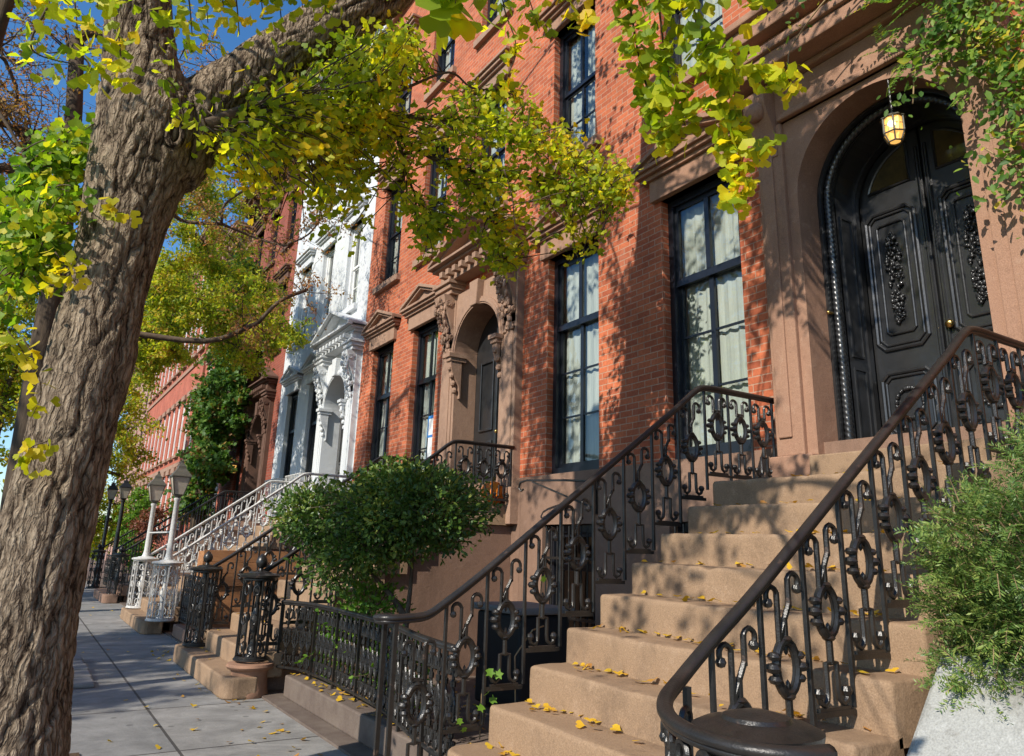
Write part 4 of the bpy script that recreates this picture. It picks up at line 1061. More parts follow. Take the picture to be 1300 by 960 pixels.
for (x, y, h, ang) in ((1.965, 2.01, 0.82, 0.35), (1.785, 1.855, 0.80, 0.85), (1.66, 1.64, 0.78, 1.2)):
    o = ornament(0.78, 0.0, 'black_iron'); o.parent = rr_; o.location = Vector((x, y, 0.25)) - rr_.location; o.rotation_euler = (0, 0, ang)

def newel_cage(label, x, y, z0, z1, r, m, cap=True, finial=True, group=None):
    N_ = thing('newel_post', label, 'newel post', (x, y, z0), group)
    mb = MB()
    for i in range(8):
        a = 2*PI*i/8; mb.box(x+r*math.cos(a)-0.009, x+r*math.cos(a)+0.009, y+r*math.sin(a)-0.009, y+r*math.sin(a)+0.009, z0+0.03, z1-0.02)
    for z, rr in ((z0+0.03, r+0.012), (z0+0.05, r), (z1-0.03, r)):
        mb.tube([(x+rr*math.cos(t), y+rr*math.sin(t), z) for t in np.linspace(0, 2*PI, 24, endpoint=False)], 0.013, 6, closed=True)
    mb.build('cage', m, N_, smooth='auto')
    # cast scrolls between the bars + ornate core
    mb = MB(); H = z1-z0
    for i in range(8):
        a = 2*PI*(i+0.5)/8; cx, cy = x+r*0.92*math.cos(a), y+r*0.92*math.sin(a)
        for zz in (0.16, 0.5, 0.84):
            mb.tube([(cx+0.03*math.cos(t)*-math.sin(a), cy+0.03*math.cos(t)*math.cos(a), z0+H*zz+0.05*math.sin(t)) for t in np.linspace(0, 2*PI, 10, endpoint=False)], 0.008, 5, closed=True)
        for zz in (0.3, 0.66): mb.ball((cx, cy, z0+H*zz), 0.016, 6, (1, 1, 1.6))
    mb.lathe([(a_, b_*H) for a_, b_ in [(0.05, 0.02), (0.07, 0.06), (0.04, 0.12), (0.025, 0.3), (0.055, 0.42), (0.06, 0.5), (0.03, 0.6), (0.022, 0.75), (0.05, 0.86), (0.03, 0.97)]], (x, y, z0), 10)
    k = len(mb.v)
    mb.build('scroll_core', m, N_, smooth='auto')
    mb = MB(); mb.lathe([(r+0.02, z1-0.02), (r+0.045, z1-0.008), (r+0.05, z1+0.012), (r+0.02, z1+0.026), (r*0.75, z1+0.034), (r*0.7, z1+0.044), (r*0.3, z1+0.056), (0.01, z1+0.058)], (x, y, 0), 24)
    if finial: mb.lathe([(0.03, z1+0.05), (0.022, z1+0.08), (0.05, z1+0.10), (0.062, z1+0.14), (0.05, z1+0.18), (0.02, z1+0.215), (0.0, z1+0.23)], (x, y, 0), 12)
    mb.build('cap', m, N_, smooth='auto')
    return N_
newel_cage('round black newel post with a flat ringed cap at the sandy stoop', 1.83, 1.56, 0.19, ztail+0.0, 0.13, 'black_iron', finial=False)

# stoop 2
tail2 = lambda y, sg: [(2.12, y, ZL+RAILH-RI*8-0.035), (2.05, y, ZL+RAILH-RI*8-0.05)]
railing('black stair railing on the near side of the narrower brownstone stoop, behind the round bush', 8.30, 8, None, tail=tail2(8.3, 1))
railing('black stair railing on the far side of the narrower brownstone stoop', 10.60, 8, None, tail=tail2(10.6, 1))
pot = MB(); pot.lathe([(0.19, 0.0), (0.20, 0.03), (0.19, 0.06), (0.175, 0.22), (0.19, 0.25), (0.22, 0.262), (0.235, 0.285), (0.225, 0.31), (0.18, 0.318)], (2.2, 8.3, 0.0), 28)
tag(pot.build('stone_pedestal', 'terracotta', smooth='auto'), 'round brown stone pedestal under the near newel of the narrower stoop', 'pedestal')
newel_cage('black cage newel post with a bud finial standing on the round stone pedestal', 2.2, 8.3, 0.318, 1.15, 0.155, 'black_iron')
newel_cage('black bud-topped newel post at the far foot of the narrower brownstone stoop', 2.12, 10.62, 0.2, 1.14, 0.15, 'black_iron')
# white stoop
railing('white ornamental stair railing on the near side of the white house stoop', 14.28, 8, None, m='white_iron', hm='white_iron')
railing('white ornamental stair railing on the far side of the white house stoop', 16.70, 8, None, m='white_iron', hm='white_iron')
newel_cage('white cage newel post carrying the nearer white lamp post', 2.17, 14.0, 0.2, 1.12, 0.20, 'white_iron', finial=False)
newel_cage('white cage newel post carrying the farther white lamp post', 2.17, 16.7, 0.2, 1.12, 0.20, 'white_iron', finial=False)
def lamp_post(label, x, y, z0, z1, m, sc=1.0, rp=0.052, group=None):
    P = thing('lamp_post', label, 'lamp post', (x, y, z0), group)
    p = MB(); p.lathe([(rp*1.5, z0), (rp*1.2, z0+0.05), (rp, z0+0.1), (rp*0.8, z1-0.05), (rp*1.1, z1-0.03), (rp*1.1, z1), (rp*0.4, z1+0.01)], (x, y, 0), 12); p.build('post', m, P, smooth='auto')
    q = MB(); z = z1; s_ = sc
    q.lathe([(0.03*s_, z), (0.08*s_, z+0.05*s_), (0.09*s_, z+0.06*s_), (0.05*s_, z+0.065*s_)], (x, y, 0), 8)
    for i in range(4):
        a = PI/4+PI/2*i; c_, s2 = math.cos(a), math.sin(a)
        q.tube([(x+0.105*s_*c_, y+0.105*s_*s2, z+0.06*s_), (x+0.20*s_*c_, y+0.20*s_*s2, z+0.36*s_)], 0.011*s_, 4)
        q.tube([(x+0.20*s_*c_, y+0.20*s_*s2, z+0.36*s_), (x+0.20*s_*math.cos(a+PI/2), y+0.20*s_*math.sin(a+PI/2), z+0.36*s_)], 0.014*s_, 4)
    k0 = len(q.v); q.lathe([(0.225*s_, z+0.36*s_), (0.22*s_, z+0.38*s_), (0.09*s_, z+0.50*s_), (0.085*s_, z+0.54*s_), (0.06*s_, z+0.56*s_), (0.02*s_, z+0.60*s_), (0.03*s_, z+0.63*s_), (0.0, z+0.66*s_)], (x, y, 0), 4)
    for i in range(k0, len(q.v)):
        vx, vy, vz = q.v[i]; a = PI/4; dx, dy = vx-x, vy-y; q.v[i] = (x+dx*math.cos(a)-dy*math.sin(a), y+dx*math.sin(a)+dy*math.cos(a), vz)
    q.build('lantern_frame', 'lantern_metal' if m != 'black_iron' else 'black_iron', P)
    g = MB(); g.lathe([(0.10*s_, z+0.065*s_), (0.192*s_, z+0.355*s_)], (x, y, 0), 4)
    for i in range(len(g.v)):
        vx, vy, vz = g.v[i]; a = PI/4; dx, dy = vx-x, vy-y; g.v[i] = (x+dx*math.cos(a)-dy*math.sin(a), y+dx*math.sin(a)+dy*math.cos(a), vz)
    g.build('lantern_glass', 'frosted_glass', P)
    return P
lamp_post('nearer white lamp post with a bronze lantern, on a white cage newel', 2.17, 14.0, 1.17, 2.18, 'white_iron')
lamp_post('farther white lamp post with a bronze lantern, on a white cage newel', 2.17, 16.7, 1.17, 2.18, 'white_iron')
lamp_post('black lamp post far down the sidewalk, right of its twin', 2.35, 24.4, 0.0, 2.55, 'black_iron', 1.0, 0.06)
lamp_post('black lamp post far down the sidewalk, left of its twin beside the big trunk', 2.30, 27.6, 0.0, 2.65, 'black_iron', 1.0, 0.06)
tie = MB().tube([(2.17, 14.05, 1.62), (2.17, 16.65, 1.62)], 0.014, 6); tag(tie.build('tie_bar', 'white_iron'), 'thin white bar joining the two white lamp posts', 'bar')
# dark rails further away
railing('plain black stair railing on the near side of the shadowed stoop past the white house', 21.1, 8, None, orn=False)
railing('plain black stair railing on the far side of the shadowed stoop past the white house', 23.3, 8, None, orn=False)
railing('plain black stair railing far down the street beside ivy', 27.2, 8, None, orn=False)
newel_cage('black newel post at the foot of the shadowed stoop past the white house', 2.18, 21.1, 0.0, 1.1, 0.17, 'black_iron')

def fence(label, pts, z0, z1, m='black_iron', step=0.115):
    """dense cast-iron area fence along a curved line"""
    P = [np.array((x, y, 0.0)) for x, y in pts]; Q = smooth_path(P, 10)
    R = thing('area_fence', label, 'fence', (pts[0][0], pts[0][1], z0))
    handrail_mb([(p[0], p[1], z1) for p in Q[::4]+[Q[-1]]], 0.026, 0.018).build('top_rail', 'handrail_iron', R, smooth=True)
    b = MB(); b.tube([(p[0], p[1], z0+0.05) for p in Q], 0.014, 6); b.build('bottom_rail', m, R)
    cum = [0]
    for a, c in zip(Q, Q[1:]): cum.append(cum[-1]+np.linalg.norm(c-a))
    L_ = cum[-1]; n = int(L_/step)
    key = ('fence', round(z1-z0, 2), m)
    if key not in ORN:
        mb = MB(); H = z1-z0-0.07
        mb.tube([(0, 0, 0), (0, 0, H)], 0.010, 6)
        for sg in (1, -1):
            mb.tube([(sg*0.006, 0, H*0.86), (sg*0.03, 0, H*0.93), (sg*0.05, 0, H*0.88), (sg*0.044, 0, H*0.80)], 0.010, 6); mb.ball((sg*0.042, 0, H*0.79), 0.016, 6)
            mb.tube([(sg*0.006, 0, H*0.12), (sg*0.03, 0, H*0.05), (sg*0.05, 0, H*0.10), (sg*0.044, 0, H*0.17)], 0.010, 6); mb.ball((sg*0.042, 0, H*0.18), 0.016, 6)
            mb.tube([(0, 0, H*0.30), (sg*0.036, 0, H*0.40), (sg*0.038, 0, H*0.52), (0, 0, H*0.64)], 0.010, 6)
            for q in (0.42, 0.5, 0.58): mb.ball((sg*0.042, 0, H*q), 0.014, 6)
        for q in (0.24, 0.47, 0.70): mb.ball((0, 0, H*q), 0.020, 6, (1, 1, 1.5))
        me = mb.build('ornamental_baluster', m, smooth='auto'); ORN[key] = me.data; bpy.data.objects.remove(me)
    for i in range(n+1):
        s_ = L_*i/max(1, n); j = max(k for k in range(len(cum)) if cum[k] <= s_+1e-6); j = min(j, len(Q)-2)
        t = (s_-cum[j])/max(1e-6, cum[j+1]-cum[j]); p = Q[j]+(Q[j+1]-Q[j])*t; d = Q[j+1]-Q[j]
        if i % 5 == 0:
            MB().box(p[0]-0.012, p[0]+0.012, p[1]-0.012, p[1]+0.012, z0-0.05, z1).build('post', m, R)
        else:
            o = bpy.data.objects.new('ornamental_baluster', ORN[key]); C.objects.link(o); o.parent = R
            o.location = Vector((p[0], p[1], z0+0.05))-R.location; o.rotation_euler = (0, 0, math.atan2(d[1], d[0]))
    return R
fence('low black cast iron fence with dense scrollwork in front of the round bush', [(2.45, 8.25), (2.62, 7.8), (2.64, 6.8), (2.58, 5.8), (2.42, 4.9), (2.36, 4.3)], 0.22, 0.90)
fence('short black cast iron fence between the narrower brownstone stoop and the white stoop', [(2.38, 11.2), (2.42, 12.0), (2.42, 13.0), (2.40, 13.6)], 0.2, 0.95)
tag(MB().box(2.48, 2.78, 4.4, 8.02, 0.02, 0.22).build('stone_coping', 'yard_stone', bevel=0.015), 'low stone coping under the black fence by the round bush', 'coping')
tag(MB().box(2.32, 2.55, 11.3, 13.6, 0.02, 0.2).build('stone_coping', 'brownstone_base', bevel=0.015), 'low stone coping under the short fence before the white stoop', 'coping')

fence('black iron fence between the white stoop and the shadowed stoop past it', [(2.42, 17.3), (2.44, 18.4), (2.44, 19.6), (2.42, 20.8)], 0.1, 0.95, step=0.2)
fence('black iron fence far down the sidewalk beyond the shadowed stoop', [(2.42, 23.5), (2.44, 24.6), (2.44, 25.8), (2.42, 27.0)], 0.1, 1.0, step=0.24)
newel_cage('black newel post far down the sidewalk below the farthest black railing', 2.18, 27.2, 0.0, 1.1, 0.17, 'black_iron')
# plank box beside the white stoop
PB = thing('wooden_planter', 'long orange brown wooden plank box between the black and white railings', 'planter', (3.3, 13.55, 0))
for i in range(3): MB().box(2.62, 4.30, 13.5, 13.54, 0.78+i*0.192, 0.78+i*0.192+0.188).build('plank', 'plank_wood', PB, bevel=0.004)
MB().box(2.62, 4.30, 13.542, 13.95, 0.1, 1.33).build('box_body', 'plank_wood', PB, bevel=0.004)
# pumpkin
PX, PY = 5.12, 8.50
PK = thing('pumpkin', 'orange pumpkin sitting on the landing of the narrower stoop', 'pumpkin', (PX, PY, ZL))
vs = []; n1, n2 = 14, 40
for i in range(n1+1):
    p = -PI/2+PI*i/n1
    for j in range(n2):
        a = 2*PI*j/n2; r = 0.16*math.cos(p)*(1-0.09*abs(math.cos(a*5))**6); vs.append((PX+r*math.cos(a), PY+r*math.sin(a), ZL+0.16+0.16*math.sin(p)*(1-0.15*math.exp(-(math.cos(p)/0.25)**2))))
pm = MB(); pm.add(vs, [(i*n2+j, i*n2+(j+1)%n2, (i+1)*n2+(j+1)%n2, (i+1)*n2+j) for i in range(n1) for j in range(n2)]); pm.build('pumpkin_body', 'pumpkin_orange', PK, smooth=True)
st = MB().tube([(PX, PY, ZL+0.28), (PX, PY, ZL+0.33), (PX+0.02, PY-0.01, ZL+0.37)], [0.03, 0.02, 0.022], 8); st.build('stalk', 'stalk', PK)
# areaway bin
BN = thing('waste_bin', 'dark bin with a flat grey lid in the sunken yard behind the railing', 'bin', (4.3, 6.6, 0))
MB().box(4.05, 4.62, 6.15, 6.95, 0.05, 0.90).build('bin_body', 'rubber', BN, bevel=0.03); MB().box(4.0, 4.66, 6.1, 7.0, 0.905, 0.97).build('lid', 'grey_lid', BN, bevel=0.02)
# white planter wall under the yew
tag(MB().prism([(2.62, 0.02), (5.3, 0.02), (5.3, 1.22), (2.98, 1.16), (2.66, 0.82)], 'y', 0.2, 1.66).build('planter_wall', 'white_planter', bevel=0.02), 'white painted masonry planter wall under the yew at the right edge', 'planter wall')
# tree pit edging
for i in range(2):
    pass
k = 0
for y in (9.3, 9.75, 10.2, 10.65, 11.1):
    o = MB().box(0.55, 0.92, y, y+0.40, 0.0, 0.05+0.012*((k*7) % 3)).build('edging_stone', 'kerb_stone', bevel=0.02); k += 1
    tag(o, 'rough grey stone block edging a street tree pit by the big trunk', 'edging stone', 'stone blocks edging the tree pit')

# ------------------------------------------------------------------ the big ginkgo
GK = thing('ginkgo_tree', 'big ginkgo with a thick furrowed trunk and yellow green leaves hanging over the sidewalk', 'tree', (0.12, 5.0, 0))
def Yat(px, py, Y):
    d = CF + CR*(px-650)/FPX - CU*(py-435)/FPX
    return CAM + d*Y/d[1]
YT = 5.0
def rad(w_px, c): return None
edges = [(960, -75, 92), (870, -48, 96), (790, -30, 103), (720, -14, 116), (620, 10, 134), (540, 36, 152), (450, 62, 174), (370, 82, 189), (300, 100, 209), (225, 111, 238), (170, 120, 262), (100, 128, 234), (40, 133, 221), (-60, 128, 214), (-200, 120, 206), (-400, 110, 190)]
tp, trd = [], []
for py, a, b in edges:
    p = Yat((a+b)/2, py, YT); pa = Yat(a, py, YT); pb = Yat(b, py, YT)
    tp.append(p); trd.append(np.linalg.norm(pb-pa)/2*0.97)
# root flare
p0 = tp[0].copy(); g0 = np.array((p0[0]-0.03, p0[1], -0.1)); tp = [g0] + tp; trd = [trd[0]*1.28] + trd
def dense(P, R, k=5):
    Q = smooth_path([np.append(p, r) for p, r in zip(P, R)], k); return [q[:3] for q in Q], [q[3] for q in Q]
a, b = dense(tp, trd)
tmb = MB(); tmb.tube(a, b, 40)
lp, lr = [], []
for (px, py, w, Y) in ((205, 215, 100, 5.0), (262, 142, 92, 5.0), (318, 98, 80, 4.97), (392, 50, 76, 4.93), (470, -2, 74, 4.88), (545, -75, 70, 4.82), (600, -180, 62, 4.75), (625, -330, 52, 4.7)):
    p = Yat(px, py, Y); lp.append(p); lr.append(w*np.dot(p-CAM, CF)/FPX/2*0.92)
a, b = dense(lp, lr); tmb.tube(a, b, 32)
tr = tmb.build('trunk', 'ginkgo_bark', None)
rm = tr.modifiers.new('r', 'REMESH'); rm.mode = 'VOXEL'; rm.voxel_size = 0.0135
sm = tr.modifiers.new('s', 'SMOOTH'); sm.iterations = 18; sm.factor = 0.5
dg = bpy.context.evaluated_depsgraph_get(); me = bpy.data.meshes.new_from_object(tr.evaluated_get(dg)); bpy.data.objects.remove(tr)
nv = len(me.vertices); co_ = np.empty(nv*3, np.float32); me.vertices.foreach_get('co', co_); co_ = co_.reshape(-1, 3)
nr = np.empty(nv*3, np.float32); me.vertices.foreach_get('normal', nr); nr = nr.reshape(-1, 3)
rel = np.empty(nv, np.float32)
la, lb = np.array(lp[1]), np.array(lp[4]); ld = (lb-la)/np.linalg.norm(lb-la)
for i in range(nv):
    p = Vector(co_[i]); 
    # grain follows the trunk, and the limb once on it
    onl = (p.x > 0.72+0.0*p.z) and p.z > 3.0
    if onl:
        q = np.array(p)-la; al = float(q@ld); pr = q-al*ld; c3 = Vector((pr[0], pr[1]+pr[2], pr[2]))*1.0; g = Vector((pr[0]*1.0, (pr[1])*1.0, pr[2]*1.0)); s3 = Vector((g.x+7, g.y, g.z)); gz = al
    else:
        s3 = Vector((p.x-0.11*p.z, p.y, 0.0)); gz = p.z
    w = noise.noise_vector(Vector((p.x*6, p.y*6, p.z*3.0)))*0.045 + noise.noise_vector(Vector((p.x*19, p.y*19, p.z*9)))*0.014
    f1 = noise.noise(Vector(((s3.x+w.x)*12, (s3.y+w.y)*12, gz*1.7+s3.z*12+w.z*14)))
    f2 = noise.noise(Vector(((s3.x+w.y)*24+5, (s3.y+w.x)*24, gz*4.0+s3.z*24+w.z*20)))
    rg = min(1.0, abs(f1)*3.2)**0.75          # long plates parted by furrows where the noise crosses zero
    rg2 = min(1.0, abs(f2)*2.8)
    lump = noise.noise(Vector((p.x*3, p.y*3, p.z*1.4)))
    rel[i] = 0.65*rg+0.35*rg2
    co_[i] += nr[i]*(0.018*(rg-0.65)+0.008*(rg2-0.6)+0.014*lump)
me.vertices.foreach_set('co', (co_-np.array(GK.location, np.float32)).ravel())
at_ = me.attributes.new('relief', 'FLOAT', 'POINT'); at_.data.foreach_set('value', rel)
me.polygons.foreach_set('use_smooth', [True]*len(me.polygons)); me.materials.clear(); me.materials.append(MAT['ginkgo_bark']); me.update()
tr = bpy.data.objects.new('trunk', me); C.objects.link(tr); tr.parent = GK
# knot hole
kp = Yat(212, 198, YT); kn = MB()
kc = kp-np.array((0.0, 0.30, 0.0))
kn.tube([tuple(kc+np.array((0.042*math.cos(t), -0.02, 0.075*math.sin(t)))) for t in np.linspace(0, 2*PI, 18, endpoint=False)], 0.02, 8, closed=True); kn.build('knot', 'ginkgo_bark', GK, smooth=True)

BR = MB()
LP, LD, LN_, LS = [], [], [], []
TONE = ['ginkgo_leaf']; LT = []
def put_leaf(p, d, n, s): LP.append(p); LD.append(d); LN_.append(n); LS.append(s); LT.append(TONE[0])
SUNV = -np.array(trav)
def tuft(p, n, size, spread=0.05, droop=0.75):
    """a ginkgo spur: a handful of fans on stalks from one point"""
    for _ in range(n):
        d = rng.normal(size=3)*0.6; d[2] -= droop; d = d/np.linalg.norm(d)
        nn = rng.normal(size=3)*0.75 + np.array((-0.5, -0.45, 0.6))
        put_leaf(p+rng.normal(size=3)*spread, d, nn, size*rng.uniform(0.75, 1.2))
def spray(p0, p1, nt, nl, size, r=0.006, sag=0.10, spread=0.05):
    """a leafy twig from p0 to p1"""
    p0, p1 = np.array(p0), np.array(p1); mid = (p0+p1)/2+np.array((0, 0, sag*np.linalg.norm(p1-p0)))+rng.normal(size=3)*0.05*np.linalg.norm(p1-p0)
    P = [(1-t)**2*p0+2*t*(1-t)*mid+t*t*p1 for t in np.linspace(0, 1, 6)]
    BR.tube(P, list(np.linspace(r, r*0.45, 6)), 5)
    for t in np.linspace(0.12, 1, nt):
        q = (1-t)**2*p0+2*t*(1-t)*mid+t*t*p1
        tuft(q, nl, size, spread)
def bough(pts, r0, r1):
    P = [at(*p) for p in pts]; Q = smooth_path(P, 5); BR.tube(Q, list(np.linspace(r0, r1, len(Q))), 8); return Q
LS0 = 0.072
# the main bough across the middle
B1 = bough([(262, 160, 4.6), (340, 133, 5.0), (402, 140, 5.5), (471, 150, 5.9), (505, 174, 6.2), (578, 213, 6.6), (680, 228, 6.9), (790, 250, 7.2)], 0.045, 0.008)
B2 = bough([(471, 150, 5.9), (540, 150, 6.3), (620, 160, 6.6), (700, 190, 6.8), (775, 235, 7.0)], 0.022, 0.006)
B3 = bough([(505, 174, 6.2), (520, 230, 6.4), (545, 290, 6.6)], 0.018, 0.006)
B4 = bough([(578, 213, 6.6), (615, 260, 6.7), (640, 330, 6.8)], 0.014, 0.005)
B5 = bough([(380, 170, 5.4), (515, 112, 6.2), (570, 92, 6.4), (600, 112, 6.5), (640, 113, 6.6)], 0.016, 0.005)
def inpoly(x, y, poly):
    c = False; j = len(poly)-1
    for i in range(len(poly)):
        if (poly[i][1] > y) != (poly[j][1] > y) and x < (poly[j][0]-poly[i][0])*(y-poly[i][1])/(poly[j][1]-poly[i][1])+poly[i][0]: c = not c
        j = i
    return c
MIDR = [(395, 175), (430, 120), (470, 118), (520, 130), (600, 110), (660, 118), (700, 150), (760, 165), (800, 205), (818, 240), (790, 262), (765, 310), (735, 330), (722, 300), (690, 265), (668, 330), (640, 375), (618, 330), (590, 300), (560, 330), (530, 340), (505, 350), (520, 300), (500, 265), (470, 262), (455, 275), (440, 255), (405, 240)]
def fill_region(poly, n, dlo, dhi, branches, nt, nl, size, length=0.35, gaps=False):
    xs = [p[0] for p in poly]; ys = [p[1] for p in poly]; k = 0; tries = 0
    allb = [q for B in branches for q in B]; bp = np.array(allb)
    while k < n and tries < n*40:
        tries += 1
        x, y = rng.uniform(min(xs), max(xs)), rng.uniform(min(ys), max(ys))
        if not inpoly(x, y, poly): continue
        if gaps and noise.noise(Vector((x/38.0, y/26.0, 3.3))) < -0.12: continue
        t = (x-min(xs))/(max(xs)-min(xs)); d = dlo+(dhi-dlo)*t+rng.normal()*0.35
        p1 = at(x, y, d)
        dist = np.linalg.norm(bp-p1, axis=1); j = int(np.argmin(dist+rng.uniform(0, 0.25, len(dist))))
        p0 = bp[j]
        v = p1-p0; L = np.linalg.norm(v)
        if L > length*1.0:
            mid = p1 - v/L*length*rng.uniform(0.8, 1.1)
            BR.tube([p0, (p0+mid)/2+rng.normal(size=3)*0.04*L, mid], [0.007, 0.005, 0.004], 4)
            spray(mid, p1, nt, nl, size)
        else: spray(p0, p1, nt, nl, size)
        k += 1
fill_region(MIDR, 430, 5.7, 7.5, [B1, B2, B3, B4, B5], 4, 3, LS0*0.80, 0.3, True)
fill_region([(600, 110), (690, 140), (790, 215), (800, 250), (700, 270), (620, 235), (590, 170)], 95, 6.4, 7.1, [B1, B2, B4], 4, 4, LS0*0.80, 0.28)
# shaded left part of the bough, closer
DARK = [(300, 225), (268, 170), (290, 150), (345, 120), (360, 90), (420, 70), (440, 40), (470, 20), (520, 25), (545, 60), (530, 110), (480, 140), (470, 200), (450, 250), (440, 262), (405, 275), (375, 250), (340, 250)]
fill_region(DARK, 330, 4.8, 5.8, [B1, B5], 3, 4, LS0*0.85, 0.3, True)
TONE[0] = 'ginkgo_leaf'
fill_region([(235, 120), (330, 70), (400, 20), (470, 5), (480, 60), (470, 140), (470, 300), (440, 320), (410, 290), (370, 300), (330, 270), (265, 215), (240, 170)], 120, 4.9, 6.2, [B1, B5], 3, 3, LS0*0.85, 0.3, True)
# hanging strands
HANG = []
def strand(pts, n, nl, size, r=0.006, spread=0.04):
    Q = smooth_path([at(*p) for p in pts], 8); BR.tube(Q, list(np.linspace(r, r*0.4, len(Q))), 5)
    if pts[0][1] < -15: HANG.append((Q[0], r))
    for i in range(n):
        q = Q[int((len(Q)-1)*(i+rng.random())/n)]; tuft(q, nl, size, spread, 0.6)
strand([(630, -60, 4.7), (640, 10, 4.8), (655, 60, 4.9), (640, 110, 5.0)], 20, 3, LS0)
strand([(650, -60, 4.7), (672, 0, 4.8), (685, 40, 4.85)], 14, 3, LS0)
strand([(690, -60, 4.0), (720, -5, 4.1), (742, 30, 4.1)], 10, 4, LS0)
strand([(780, -80, 3.0), (800, 10, 3.1), (815, 90, 3.2), (838, 150, 3.2), (852, 180, 3.2)], 40, 5, LS0*0.84, spread=0.035)
strand([(830, -80, 2.9), (838, 20, 3.0), (850, 100, 3.05), (870, 160, 3.1)], 36, 5, LS0*0.84, spread=0.035)
strand([(890, -80, 2.8), (880, 0, 2.85), (895, 55, 2.9), (930, 80, 2.9), (985, 95, 2.95), (1000, 100, 2.95)], 32, 5, LS0*0.84, spread=0.035)
strand([(895, 55, 2.9), (915, 110, 2.95), (925, 160, 3.0), (938, 215, 3.0), (935, 250, 3.0)], 38, 5, LS0*0.84, spread=0.03)
strand([(925, 160, 3.0), (955, 180, 3.0), (975, 185, 3.0)], 8, 3, LS0, spread=0.03)
strand([(870, -60, 2.9), (930, -20, 2.9), (985, -8, 2.9)], 10, 4, LS0)
strand([(535, -120, 1.35), (545, -40, 1.33), (550, 0, 1.32)], 6, 4, LS0, spread=0.02, r=0.002)
strand([(600, -100, 1.3), (588, -30, 1.3), (578, 4, 1.3)], 5, 3, LS0, spread=0.02, r=0.002)
# yellow plume low in the bough
TONE[0] = 'ginkgo_leaf_yellow'
strand([(640, 215, 5.9), (650, 250, 5.9), (655, 290, 5.9), (668, 300, 5.9)], 12, 3, LS0*0.85, spread=0.05)
# top left canopy edge over the trunk
TONE[0] = 'ginkgo_leaf'
for (x, y, d) in ((20, -10, 3.6), (60, 5, 3.6), (95, 35, 3.4), (150, 10, 3.4), (185, 25, 3.4), (215, 10, 3.6), (260, 15, 3.8), (300, 30, 3.8), (330, 10, 4.0), (280, 0, 3.8), (240, 30, 3.6), (120, -5, 3.2), (380, -5, 4.2), (410, 10, 4.0), (355, 35, 4.3)):
    strand([(x-10, y-90, d), (x, y-30, d), (x+4, y+14, d)], 6, 4, LS0*1.0, spread=0.06)
strand([(140, -20, 3.6), (150, 40, 3.6), (155, 85, 3.6), (162, 92, 3.6)], 10, 3, LS0, spread=0.03)
strand([(240, 40, 3.8), (235, 60, 3.8), (228, 75, 3.8)], 5, 3, LS0, spread=0.03)
strand([(205, 95, 3.9), (222, 112, 3.85), (232, 145, 3.85), (230, 158, 3.85)], 9, 2, LS0*0.9, spread=0.03)
strand([(60, 10, 3.2), (40, 50, 3.2), (50, 70, 3.2), (110, 85, 3.2)], 9, 3, LS0, spread=0.05)
strand([(100, 70, 3.3), (112, 80, 3.3), (120, 110, 3.3)], 7, 3, LS0, spread=0.04)
TONE[0] = 'ginkgo_leaf_yellow'
for pts in ([(150, 255, 4.0), (140, 270, 3.95), (165, 268, 3.95)], [(60, 560, 3.9), (38, 570, 3.85), (45, 590, 3.85)], [(30, 430, 3.6), (45, 460, 3.6), (52, 500, 3.6), (40, 530, 3.6)], [(10, 420, 3.6), (25, 440, 3.6), (40, 470, 3.6)], [(70, 320, 3.8), (90, 345, 3.8), (105, 345, 3.8)], [(90, 330, 3.8), (70, 350, 3.8), (62, 365, 3.8)]):
    strand(pts, 6, 3, LS0*0.9, r=0.004, spread=0.025)
# green sprays left of the trunk
TONE[0] = 'ginkgo_leaf_green'
B6 = bough([(150, 160, 5.1), (100, 170, 5.0), (60, 200, 4.9), (20, 240, 4.8), (-40, 300, 4.7)], 0.02, 0.007)
B7 = bough([(-60, 60, 4.8), (10, 160, 4.8), (45, 240, 4.8), (40, 330, 4.8)], 0.014, 0.006)
fill_region([(65, 150), (115, 145), (130, 165), (110, 230), (95, 300), (70, 330), (40, 345), (0, 320), (-30, 300), (-30, 250), (10, 235), (50, 190)], 105, 4.6, 5.0, [B6, B7], 4, 4, LS0*0.95)
fill_region([(-30, 300), (40, 330), (70, 310), (80, 350), (30, 400), (-30, 420)], 26, 4.6, 5.0, [B6, B7], 3, 4, LS0*0.95)
# invented crown above the picture: clusters placed so their shadows dapple walls and steps
def in_view(p, m=12):
    x, y, w = proj(p); return w > 0.1 and -m < x < 1300+m and -m < y < 975+m
OV = [np.array(lp[-1]), np.array((0.2, 4.9, 6.5)), np.array((0.3, 4.9, 8.0))]
OVP = []
TONE[0] = 'ginkgo_leaf'
LIT = [[(765, 170), (900, 50), (965, 60), (965, 250), (850, 210), (770, 300)], [(960, 640), (1110, 640), (1130, 869), (760, 869)], [(985, 380), (1070, 380), (1075, 600), (985, 600)], [(1215, 150), (1290, 150), (1300, 420), (1240, 420)],
       [(450, 420), (560, 330), (560, 560), (450, 610)], [(845, 250), (960, 230), (960, 560), (870, 560)], [(1070, 230), (1230, 230), (1250, 560), (1080, 560)], [(480, 130), (600, 20), (600, 150), (520, 330), (470, 400)]]
SHD = [[(655, 350), (700, 335), (706, 600), (645, 610)], [(690, 0), (760, 0), (770, 200), (735, 290), (690, 320)], [(560, 120), (640, 60), (650, 240), (560, 300)], [(965, 170), (1035, 150), (1020, 330), (975, 420)], [(665, 610), (870, 590), (840, 660), (700, 700)], [(775, 370), (845, 300), (855, 520), (775, 560)], [(700, 770), (850, 660), (950, 620), (800, 740)], [(850, 610), (950, 570), (965, 600), (880, 655)]]
SKIP = [SHD[4], SHD[6], SHD[7]]
